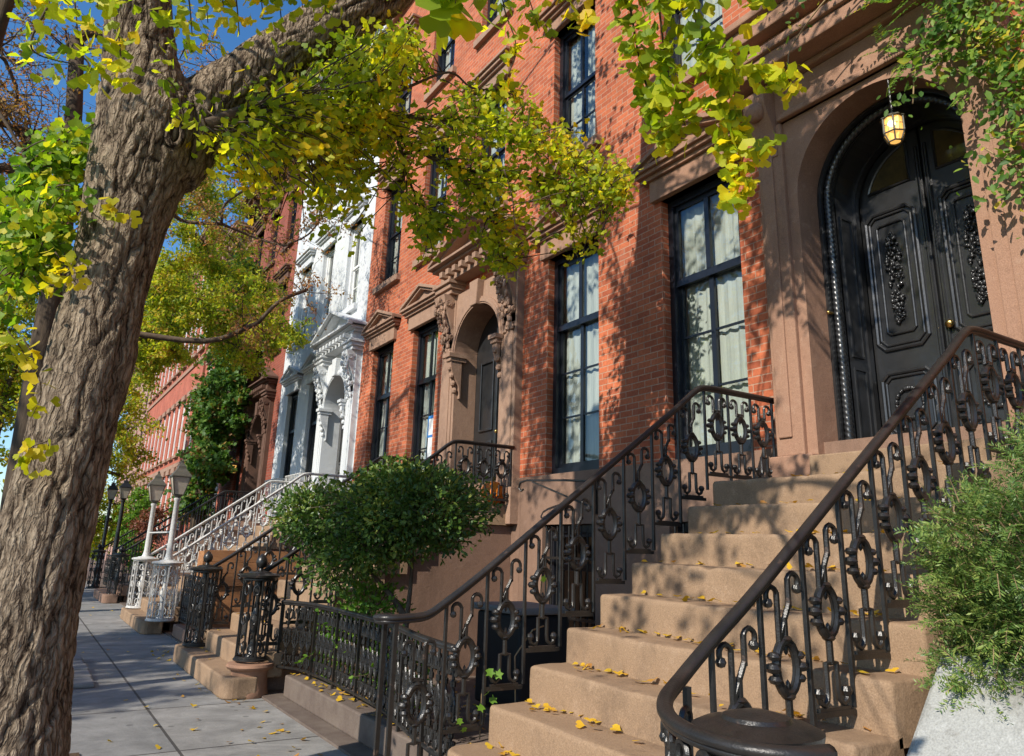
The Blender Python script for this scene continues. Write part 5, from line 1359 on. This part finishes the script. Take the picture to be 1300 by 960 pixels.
STR = [at(850, 100, 3.05), at(930, 150, 2.95), at(840, 20, 3.0), at(935, 230, 3.0), at(980, 95, 2.95), at(655, 60, 4.9), at(560, 0, 1.32), at(700, 200, 6.8), at(640, 180, 6.6), at(760, 235, 7.0)]
TV = np.array(trav)
for _ in range(60):
    x, y = rng.uniform(500, 815), rng.uniform(110, 340)
    if inpoly(x, y, MIDR): STR.append(at(x, y, 6.7))
def shadow_px(c):
    q = c+TV*((5.35-c[0])/TV[0]); x, y, w = proj(q); return (x, y) if w > 0.3 else (-1e4, -1e4)
def shades_strand(c):
    for S in STR:
        v = S-c; a = v@TV
        if a > 0 and np.linalg.norm(v-a*TV) < 0.5: return True
    return False
tries = 0
while len(OVP) < 92 and tries < 9000:
    tries += 1
    if len(OVP) < 72:
        poly = SHD[tries % len(SHD)]; xs = [p[0] for p in poly]; ys = [p[1] for p in poly]
        x, y = rng.uniform(min(xs), max(xs)), rng.uniform(min(ys), max(ys))
        if not inpoly(x, y, poly): continue
        d = CF + CR*(x-650)/FPX - CU*(y-435)/FPX; q = CAM+d*5.35/d[0]
        if q[2] < 2.3: q = CAM+d*4.3/d[0]
        c = q-TV*rng.uniform(2.5, 8.5)
    else: poly = None; c = np.array((rng.uniform(-2.2, 3.4), rng.uniform(-0.5, 9.5), rng.uniform(4.6, 9.0)))
    if c[0] < -3.0 or c[2] < 3.6 or c[2] > 10.5 or in_view(c, 80): continue
    sx, sy = shadow_px(c)
    if (poly not in SKIP and any(inpoly(sx, sy, P) for P in LIT)) or shades_strand(c): continue
    OVP.append(c)
print('overhead clusters', len(OVP), tries)
OV += [np.array(p) for p in lp[-3:]]
def clear_path(a, b, r0, r1):
    """an arching branch from the tree to b that keeps above the picture"""
    for up_ in (0.25, 0.7, 1.2, 1.9, 2.8):
        m_ = (a+b)/2+np.array((0, 0, up_)); Q = [(1-t)**2*a+2*t*(1-t)*m_+t*t*b for t in np.linspace(0, 1, 8)]
        if not any(in_view(q, 2) for q in Q[1:-1]): BR.tube(Q, list(np.linspace(r0, r1, 8)), 6); return True
    return False
LINK = list(OV)
for c in sorted(OVP, key=lambda c: min(np.linalg.norm(c-o) for o in OV)):
    ok = False
    for b0 in sorted(LINK, key=lambda o: np.linalg.norm(c-o))[:6]:
        if clear_path(b0, c, 0.022, 0.010): ok = True; break
    if not ok: continue
    LINK.append(c)
    for j in range(11):
        e = c+rng.normal(size=3)*0.34
        if in_view(e, 60): continue
        BR.tube([c, (c+e)/2+rng.normal(size=3)*0.02, e], [0.006, 0.005, 0.003], 4)
        for t in np.linspace(0.3, 1, 4):
            q = c+(e-c)*t
            if not in_view(q, 45) and not shades_strand(q): tuft(q, 4, LS0*1.05, 0.06)
for p, r in HANG:
    p = np.array(p)
    for b0 in sorted(LINK, key=lambda o: np.linalg.norm(p-o))[:8]:
        if b0[2] > p[2]-0.3 and clear_path(b0, p, 0.016, r): break
BR.build('branches', 'twig', GK, smooth=True)
for tn in ('ginkgo_leaf', 'ginkgo_leaf_green', 'ginkgo_leaf_yellow'):
    k = np.array([i for i, t in enumerate(LT) if t == tn])
    V, F = leaves(np.array(LP)[k], np.array(LD)[k], np.array(LN_)[k], np.array(LS)[k], FAN)
    np_mesh('crown', V, F, tn, GK)
print('ginkgo leaves', len(LP))

# ------------------------------------------------------------------ other trees
def tree(name, label, base, top, r, clusters, nl, lsize, leafm, tmpl, barkm='bark_far', group=None, loose=1.0, spread=0.09, cat='tree'):
    """clusters: (x,y,z,rx,ry,rz); limbs to each cluster, twigs inside, leaves along the twigs"""
    T = thing(name, label, cat, base, group)
    base = np.array(base, float); top = np.array(top, float)
    n = 9; P = [base+(top-base)*t+np.array((math.sin(t*5+base[1])*0.12, math.cos(t*4)*0.12, 0))*t for t in np.linspace(0, 1, n)]
    mb = MB(); mb.tube([P[0]-np.array((0, 0, 0.15))]+P, [r*1.4]+list(np.linspace(r, r*0.45, n)), 14); mb.build('trunk', barkm, T, smooth=True)
    br = MB(); lp_, ld_, ln_ = [], [], []
    nodes = [(p, r*0.42) for p in P[4:]]
    for (cx, cy, cz, rx, ry, rz) in sorted(clusters, key=lambda q: np.linalg.norm(np.array(q[:3])-P[-2])):
        c = np.array((cx, cy, cz)); j = int(np.argmin([np.linalg.norm(p-c)+max(0, p[2]-c[2])*0.8 for p, _ in nodes]))
        s, rs = nodes[j]; L_ = np.linalg.norm(c-s); mid = (s+c)/2+np.array((0, 0, 0.10*L_))+rng.normal(size=3)*0.12*L_
        re_ = max(0.008, rs*0.72); br.tube(smooth_path([s, mid, c], 4), list(np.linspace(rs*0.85, re_, 9)), 6); nodes.append((c, re_))
        R3 = np.array((rx, ry, rz)); nt = max(5, int(6*loose)); nq = 4
        for k in range(nt):
            d = rnd_dirs(1)[0]*R3*rng.uniform(0.45, 0.8); j0 = rng.uniform(-0.35, 0.1); s0 = c+(c-mid)*j0
            e1 = c+d; m1 = (s0+e1)/2+rng.normal(size=3)*0.12*R3
            br.tube([s0, m1, e1], [r*0.05+0.003, r*0.03+0.003, 0.0035], 4)
            for q_ in range(nq):
                t0 = rng.uniform(0.3, 1.0); b_ = (1-t0)**2*s0+2*t0*(1-t0)*m1+t0*t0*e1
                dd = (d*0.5+rnd_dirs(1)[0]*R3*0.5); e2 = b_+dd+np.array((0, 0, -0.22*rz)); m2 = (b_+e2)/2+rng.normal(size=3)*0.08*R3+np.array((0, 0, 0.12*rz))
                br.tube([b_, m2, e2], [0.0045, 0.0035, 0.0022], 3)
                for t in rng.uniform(0.1, 1.0, nl//(nt*nq)+1):
                    q = (1-t)**2*b_+2*t*(1-t)*m2+t*t*e2
                    lp_.append(q+rng.normal(size=3)*R3*spread); ld_.append(rng.normal(size=3)+np.array((0, 0, -0.5))); ln_.append(rng.normal(size=3)+np.array((-0.4, -0.2, 0.7)))
    br.build('branches', 'twig', T, smooth=True)
    V, F = leaves(np.array(lp_), np.array(ld_), np.array(ln_), lsize*rng.uniform(0.7, 1.3, len(lp_)), tmpl)
    np_mesh('crown', V, F, leafm, T)
    return T
def cl(n, c, s, r):
    out = []
    for _ in range(n):
        d = rnd_dirs(1)[0]*rng.uniform(0.3, 1.0)
        k = rng.uniform(0.75, 1.2); out.append((c[0]+d[0]*s[0], c[1]+d[1]*s[1], c[2]+d[2]*s[2], r*k, r*k, r*k*0.8))
    return out
# leaning dark trunk behind the ginkgo, with sparse tan leaves
tree('locust_tree', 'slender dark leaning street tree with sparse tan leaves, seen left of the ginkgo trunk', (0.05, 11.0, 0), (-0.45, 11.0, 8.2), 0.20, cl(26, (-0.9, 11, 7.4), (1.7, 1.8, 2.2), 0.85), 320, 0.05, 'locust_leaf', DIAM, loose=1.2, spread=0.05)
tree('locust_tree', 'bare twiggy street tree with hanging tan seed twigs in front of the white house', (0.55, 13.8, 0), (0.70, 14.0, 6.5), 0.15, [(2.6, 13.2, 7.9, 0.9, 0.9, 0.7), (3.3, 13.4, 6.9, 0.9, 0.9, 0.9), (3.7, 13.0, 6.0, 0.7, 0.8, 0.8), (2.2, 13.8, 7.2, 0.8, 0.8, 0.7), (1.6, 13.6, 8.6, 0.9, 0.9, 0.8), (1.2, 13.9, 7.4, 0.8, 0.8, 0.8), (2.9, 13.0, 5.2, 0.6, 0.6, 0.8), (3.2, 13.2, 8.6, 0.9, 0.9, 0.8), (2.9, 13.4, 9.6, 0.9, 0.9, 0.8), (3.9, 13.2, 7.6, 0.7, 0.8, 0.8), (0.4, 12.6, 9.5, 1, 1, 1), (0.8, 14.5, 10, 1.2, 1.2, 1), (1.8, 12.2, 9.4, 1, 1, 1), (0.9, 15.4, 9.6, 1, 1, 1), (1.6, 16.4, 10.6, 1.1, 1.1, 1), (0.4, 16.0, 8.6, 1, 1, 1), (1.9, 14.9, 9.0, 0.9, 0.9, 0.9), (1.0, 17.4, 9.4, 1.1, 1.1, 1)], 460, 0.056, 'locust_leaf', DIAM, loose=1.5, spread=0.05)  # the highest leaf clusters are added to shade the white house
tree('street_tree', 'yellow green street tree hanging over the sidewalk behind the ginkgo trunk', (0.6, 18.6, 0), (1.1, 18.6, 6.5), 0.2, cl(30, (2.7, 18.0, 7.2), (1.5, 1.7, 1.7), 0.72)+cl(6, (1.6, 17.2, 10.2), (1.2, 1.2, 1.0), 0.7)+cl(6, (2.3, 18.0, 9.4), (1.0, 1.4, 0.8), 0.6)+cl(12, (1.9, 18.2, 5.6), (0.6, 1.0, 0.8), 0.55)+cl(7, (3.9, 17.2, 6.2), (0.9, 1.2, 0.8), 0.55), 700, 0.085, 'yellow_tree_leaf', OVAL, loose=1.3)
tree('shade_tree', 'dark green leafy tree growing against the brick houses past the dark red house', (4.5, 25.6, 0), (4.6, 25.2, 6.5), 0.17, cl(24, (4.6, 23.9, 5.6), (0.4, 1.5, 3.0), 0.70)+cl(24, (4.65, 25.5, 4.8), (0.4, 1.6, 3.4), 0.70)+cl(26, (4.6, 24.0, 9.0), (0.4, 1.8, 1.8), 0.66), 620, 0.115, 'dark_tree_leaf', MAPLE)
tree('street_tree', 'bushy green and gold tree low down the street, right of the big trunk', (1.6, 33.0, 0), (2.3, 33.0, 4.0), 0.2, cl(30, (2.3, 33, 5.2), (1.5, 1.6, 3.0), 0.95)+cl(7, (2.5, 33, 2.0), (0.7, 1.0, 1.0), 0.8), 420, 0.13, 'yellow_tree_leaf', OVAL)
tree('street_tree', 'dense dark yellow green tree at the far left edge behind the ginkgo trunk', (-0.7, 21.0, 0), (-0.9, 21.0, 5.0), 0.22, cl(26, (-1.2, 21, 5.6), (1.2, 1.5, 3.0), 1.0), 560, 0.11, 'yellow_tree_leaf', OVAL)
tree('street_tree', 'yellow green tree crown high at the left edge against the sky', (-1.5, 26.0, 0), (-1.6, 26.0, 9.0), 0.25, cl(22, (-1.7, 26, 9.4), (1.7, 1.5, 2.2), 1.0), 420, 0.12, 'yellow_tree_leaf', OVAL)
tree('street_tree', 'dark trunk of a street tree standing at the far left edge', (-1.05, 8.6, 0), (-1.08, 8.8, 9.0), 0.13, cl(5, (-2.0, 8.6, 9.4), (0.8, 0.8, 0.8), 0.7), 120, 0.06, 'locust_leaf', DIAM)
tree('street_tree', 'tall gold and green street tree rising behind the yellow green one', (0.7, 27.0, 0), (1.6, 27.0, 9.0), 0.24, cl(22, (2.6, 27, 9.2), (1.8, 1.8, 2.4), 1.0), 380, 0.10, 'yellow_tree_leaf', OVAL)
# far wall greenery
tree('ivy_shrub', 'bright green column of ivy by the far stoops', (3.6, 31.0, 0), (3.6, 31.0, 2.0), 0.06, cl(14, (3.6, 31.0, 2.3), (0.5, 0.6, 1.6), 0.55), 300, 0.11, 'bright_ivy_leaf', OVAL, cat='shrub')
tree('shrub', 'reddish brown shrub behind the far black railing', (3.3, 25.4, 0), (3.3, 25.4, 1.2), 0.05, cl(8, (3.3, 25.6, 1.9), (0.5, 0.7, 0.6), 0.5), 200, 0.09, 'red_leaf', OVAL, cat='shrub')
tree('shrub', 'leafy green shrub low behind the far black railings', (3.0, 22.0, 0), (3.0, 22.0, 0.6), 0.05, cl(8, (3.0, 24.2, 0.9), (0.4, 1.2, 0.5), 0.5), 220, 0.09, 'bright_ivy_leaf', OVAL, cat='shrub')
# trees across the street, mirrored in the windows
tree('street_tree', 'golden street tree across the road, mirrored in the near parlour windows', (-11, 8, 0), (-11, 8, 6), 0.25, cl(26, (-11, 8, 8.5), (2.6, 3.4, 2.8), 1.3), 260, 0.22, 'yellow_tree_leaf', OVAL)
tree('street_tree', 'second golden street tree across the road, mirrored in the middle house windows', (-11, 20, 0), (-11, 20, 6), 0.25, cl(24, (-11, 20, 8.0), (2.6, 3.4, 2.6), 1.3), 240, 0.22, 'yellow_tree_leaf', OVAL)

# ------------------------------------------------------------------ shrubs
def shell_shrub(name, label, ells, n, size, leafm, stems, tmpl=OVAL, cat='shrub'):
    T = thing(name, label, cat, stems[0][0])
    mb = MB()
    for st in stems: mb.tube(smooth_path(st, 5), list(np.linspace(0.035, 0.010, 5*(len(st)-1)+1)), 7)
    P, D, Nn = [], [], []
    for (cx, cy, cz, rx, ry, rz, w) in ells:
        m = int(n*w); u = rnd_dirs(m)
        k = rng.uniform(0.0, 1, m)**0.36
        bump = np.array([1+0.42*noise.noise(Vector((a[0]*2.4+cx*3, a[1]*2.4+cy*3, a[2]*2.4+cz)))+0.30*noise.noise(Vector((a[0]*6+cx, a[1]*6, a[2]*6)))+0.12*noise.noise(Vector((a[0]*14, a[1]*14, a[2]*14))) for a in u])
        keep = np.array([noise.noise(Vector((a[0]*5+cy*2, a[1]*5, a[2]*7))) > -0.42 for a in u])
        q = u*(k*bump)[:, None]*np.array((rx, ry, rz))+np.array((cx, cy, cz))
        q, u = q[keep], u[keep]; m = len(q)
        P.append(q); D.append(u+rng.normal(size=(m, 3))*0.8+np.array((0, 0, 0.15))); Nn.append(u*0.4+rng.normal(size=(m, 3))*0.8+np.array((-0.2, -0.2, 0.4)))
        for _ in range(int(60*w)+4):                         # stray shoots
            d0 = rnd_dirs(1)[0]; d0[2] = abs(d0[2])*0.9-0.25; s0 = np.array((cx, cy, cz))+d0*np.array((rx, ry, rz))*0.8; e0 = s0+unit(d0+rng.normal(size=3)*0.4+np.array((0, 0, 0.3)))*rng.uniform(0.10, 0.26)
            mb.tube([s0, (s0+e0)/2, e0], [0.004, 0.003, 0.0015], 4)
            for t in np.linspace(0.2, 1, 11): P.append((s0+(e0-s0)*t)[None]+rng.normal(size=(1, 3))*0.012); D.append(rng.normal(size=(1, 3))+d0*0.5); Nn.append(rng.normal(size=(1, 3))+np.array((0, 0, 0.6)))
        for i in range(26):
            e = np.array((cx, cy, cz))+rnd_dirs(1)[0]*np.array((rx, ry, rz))*0.85; s0 = np.array(stems[0][-1]); mb.tube([s0, (s0+e)/2+rng.normal(size=3)*0.06, e], [0.010, 0.006, 0.003], 4)
    mb.build('stems', 'twig', T, smooth=True)
    P = np.concatenate(P); V, F = leaves(P, np.concatenate(D), np.concatenate(Nn), size*rng.uniform(0.45, 1.35, len(P)), tmpl)
    np_mesh('foliage', V, F, leafm, T)
    return T
_a, _b, _c = at(526, 648, 6.75), at(405, 655, 7.1), at(470, 690, 6.7)
shell_shrub('round_bush', 'large two-lobed dark green bush rising behind the low black fence', [(*_a, 0.66, 0.70, 0.40, 0.62), (*_b, 0.42, 0.42, 0.30, 0.24), (*_c, 0.40, 0.35, 0.26, 0.16), (_b[0]+0.15, _b[1]-0.15, _b[2]-0.42, 0.30, 0.40, 0.28, 0.09), (_a[0]-0.1, _a[1]+0.2, _a[2]+0.22, 0.42, 0.45, 0.22, 0.18)], 17500, 0.048, 'shrub_leaf',
    [[(3.05, 6.4, 0.0), (3.02, 6.42, 0.7), (3.08, 6.5, 1.2), tuple(_a)], [(3.04, 6.42, 0.85), (2.95, 6.8, 1.12), tuple(_b)]])
shell_shrub('small_shrub', 'small bright green shrub growing against the low black fence', [(2.86, 7.5, 0.55, 0.22, 0.5, 0.40, 0.4), (2.88, 6.3, 0.45, 0.2, 0.5, 0.35, 0.35), (2.9, 7.0, 0.95, 0.25, 0.45, 0.22, 0.3)], 2000, 0.055, 'bright_ivy_leaf', [[(2.88, 7.0, 0.0), (2.88, 7.0, 0.3), (2.88, 7.0, 0.5)]])

# yew: flat sprays of needles
YW = thing('yew_shrub', 'spreading yew with fine needles over a white planter wall at the right edge', 'shrub', (3.7, 1.0, 1.06))
ym_, tw = MB(), MB(); P, D, Nn, S_ = [], [], [], []
ym_.tube([(3.7, 0.9, 0.9), (3.6, 1.0, 1.4), (3.4, 1.15, 1.75)], [0.05, 0.04, 0.02], 8)
ends = []
lobes = [(2.95, 1.62, 1.05, 0.26), (3.25, 1.68, 0.98, 0.26), (3.3, 1.35, 1.35, 0.35), (3.9, 1.2, 1.35, 0.4), (3.15, 1.62, 1.22, 0.22), (2.85, 1.6, 1.32, 0.24), (3.5, 1.55, 1.25, 0.26), (2.80, 1.50, 1.52, 0.30), (3.05, 1.45, 1.40, 0.40), (3.25, 1.35, 1.70, 0.42), (3.55, 1.40, 1.90, 0.40), (3.75, 1.30, 2.12, 0.36), (3.15, 1.20, 1.30, 0.36), (3.45, 1.10, 1.50, 0.42), (3.85, 1.1, 1.8, 0.42), (2.95, 1.35, 1.20, 0.28), (3.7, 0.8, 1.5, 0.45), (4.1, 1.2, 2.2, 0.35), (3.6, 1.3, 1.55, 0.4)]
for (cx, cy, cz, r) in lobes:
    cx += 0.14; cy -= 0.14; r *= 0.92
    c = np.array((cx, cy, cz)); ym_.tube([(3.5, 1.08, 1.5), tuple((c+np.array((3.5, 1.08, 1.5)))/2+rng.normal(size=3)*0.05), tuple(c)], [0.02, 0.014, 0.008], 6)
    for k in range(540):
        u = rnd_dirs(1)[0]; u[2] = u[2]*0.8+0.08
        kk = rng.uniform(0.45, 1.0)**0.6
        s = c+u*r*kk*np.array((1, 0.9, 0.85)); d = unit(u+rng.normal(size=3)*0.55+np.array((-0.25, 0.1, 0.25)))
        Lg = rng.uniform(0.055, 0.13); e = s+d*Lg
        if k % 3 == 0: tw.tube([s, (s+e)/2+np.array((0, 0, 0.008)), e], [0.0025, 0.002, 0.001], 3)
        ax = d; side = unit(np.cross(ax, rng.normal(size=3)*0.5+np.array((-0.3, -0.3, 1.0))))
        for t in np.linspace(0.05, 1.0, int(Lg/0.0085)):
            p = s+(e-s)*t+np.array((0, 0, 0.010*4*t*(1-t)))
            for sg in (1, -1):
                P.append(p); D.append(ax*0.7+side*sg+rng.normal(size=3)*0.2); Nn.append(np.cross(ax, side)+rng.normal(size=3)*0.4); S_.append(rng.uniform(0.018, 0.030)*(1.15-0.35*t))
ym_.build('stems', 'twig', YW, smooth=True); tw.build('twigs', 'vine_stem', YW)
nd = (np.array([(0.0, 0, 0), (0.125, 0.5, 0), (0, 1, 0), (-0.125, 0.5, 0)]), np.array([(0, 1, 2, 3)]))
V, F = leaves(np.array(P), np.array(D), np.array(Nn), np.array(S_), nd); np_mesh('needles', V, F, 'yew_needle', YW)
print('needles', len(P))
YW2 = None

# climbing vine at the top right of the entrance
VN = thing('climbing_vine', 'climbing vine with yellow stems over the right side of the black door arch', 'vine', (5.2, 1.6, 0.0))
vm = MB(); P, D, Nn, S_ = [], [], [], []
stems = [[(5.20, 1.55, 0.3), (5.19, 1.60, 2.0), (5.17, 1.68, 3.6), (5.16, 1.80, 4.6), (5.12, 2.05, 5.3), (4.93, 2.3, 5.95)], [(5.20, 1.45, 2.0), (5.18, 1.62, 3.2), (5.14, 1.86, 4.2), (5.15, 2.0, 4.9), (5.1, 2.35, 5.35)],
         [(5.17, 1.7, 4.4), (5.1, 1.95, 5.0), (5.02, 2.3, 5.2), (5.0, 2.45, 5.0), (4.98, 2.50, 4.72)], [(5.0, 2.45, 5.02), (5.02, 2.35, 5.0), (5.05, 2.2, 5.05)],
         [(4.88, 2.2, 6.0), (4.80, 2.6, 6.0), (4.78, 3.0, 5.85), (4.76, 3.3, 5.62), (4.76, 3.36, 5.45)], [(5.18, 1.6, 3.4), (5.1, 1.9, 3.9), (5.12, 2.15, 4.25)], [(5.18, 1.65, 5.0), (5.1, 1.9, 5.6), (4.9, 2.0, 6.0), (4.85, 2.6, 6.1)]]
for st in stems: vm.tube(smooth_path(st, 6), list(np.linspace(0.010, 0.005, 6*(len(st)-1)+1)), 6)
vm.build('stems', 'vine_stem', VN, smooth=True)
for st, n in zip(stems, (1200, 800, 170, 10, 50, 180, 360)):
    Q = smooth_path(st, 12)
    for _ in range(n):
        q = Q[rng.integers(0, len(Q))]
        P.append(q+rng.normal(size=3)*np.array((0.05, 0.12, 0.16))+np.array((-0.06, -0.03, 0))); D.append(rng.normal(size=3)+np.array((-0.3, 0, -0.6))); Nn.append(rng.normal(size=3)*0.5+np.array((-1, -0.3, 0.3))); S_.append(rng.uniform(0.045, 0.085))
# feathery pinnate fronds
for _ in range(34):
    j = int(rng.integers(0, 4)); c = (np.array((4.95, 2.45, 5.55)), np.array((5.0, 2.35, 5.15)), np.array((4.85, 2.25, 5.95)), np.array((5.05, 2.05, 4.9)))[j]+rng.normal(size=3)*np.array((0.05, 0.18, 0.12))
    d = unit(np.array((-0.35, rng.normal()*0.8+0.3, rng.normal()*0.5-0.3))); L = rng.uniform(0.16, 0.3)
    sd = unit(np.cross(d, np.array((-0.6, 0.1, 0.6))))
    for t in np.linspace(0.1, 1, 9):
        for sg in (1, -1): P.append(c+d*L*t); D.append(sd*sg+d*0.5); Nn.append(np.array((-0.6, 0.1, 0.6))+rng.normal(size=3)*0.2); S_.append(0.06*(1.1-0.5*t))
V, F = leaves(np.array(P), np.array(D), np.array(Nn), np.array(S_), OVAL); np_mesh('foliage', V, F, 'vine_leaf', VN)

# weeds in the railing
WD = thing('weed', 'small green weed sprouting through the foot of the railing beside the steps', 'weed', (2.6, 4.16, 0.55))
wm_ = MB(); wm_.tube([(2.75, 4.2, 0.5), (2.72, 4.18, 0.85), (2.85, 4.18, 1.0), (2.95, 4.2, 1.02)], 0.005, 5); wm_.tube([(2.5, 4.2, 0.4), (2.48, 4.16, 0.68)], 0.004, 5); wm_.tube([(2.9, 4.2, 0.9), (2.92, 4.18, 1.4)], 0.004, 5); wm_.build('stems', 'vine_stem', WD)
P = np.array([(2.5, 4.12, 0.80), (2.53, 4.11, 0.76), (2.48, 4.11, 0.66), (2.5, 4.1, 0.62), (2.46, 4.1, 0.60), (2.3, 4.1, 0.55), (2.34, 4.1, 0.5), (2.9, 4.12, 1.3)])
V, F = leaves(P, rng.normal(size=(8, 3))*0.4+np.array((0, 0, -0.6)), np.array((-0.6, -0.7, 0.4))+rng.normal(size=(8, 3))*0.2, rng.uniform(0.04, 0.062, 8), MAPLE); np_mesh('foliage', V, F, 'bright_ivy_leaf', WD)

# fallen leaves
P = []
for _ in range(330):
    y = rng.uniform(1.95, 4.05); k = int(rng.integers(0, 10)); x = XT-TR*k+TR*rng.uniform(0.0, 0.95)**0.5
    if rng.random() < 0.62: x = XT-TR*k+TR*rng.uniform(0.72, 0.97)
    P.append((x, y, ZL-RI*k+0.006))
for _ in range(120): P.append((rng.uniform(0.0, 2.15), rng.uniform(0.5, 24), 0.006))
for _ in range(90): P.append((2.15-abs(rng.normal())*0.25, rng.uniform(3, 12), 0.006))
for _ in range(160): P.append((rng.uniform(2.5, 4.5), rng.uniform(4.3, 8.2), 0.03 if rng.random() < 0.6 else 0.03))
for _ in range(60): P.append((rng.uniform(2.5, 2.76), rng.uniform(4.5, 8.0), 0.228))
for _ in range(60): P.append((XT-TR*int(rng.integers(0, 10))+rng.uniform(0, 0.25), rng.uniform(8.45, 10.5), 0))
P = np.array(P)
for i in range(len(P)-60, len(P)):
    k = int(np.ceil((XT-P[i, 0])/TR)); P[i, 2] = ZL-RI*max(0, k)+0.006
n = len(P); th = rng.uniform(0, 2*PI, n)
V, F = leaves(P, np.stack([np.cos(th), np.sin(th), rng.uniform(0, 0.35, n)], 1), np.array((0, 0, 1.0))+rng.normal(size=(n, 3))*0.25, rng.uniform(0.035, 0.07, n), FAN)
fl = np_mesh('fallen_leaves', V, F, 'fallen_leaf'); tag(fl, 'yellow fallen leaves scattered on steps, sidewalk and yard', 'leaves', kind='stuff')
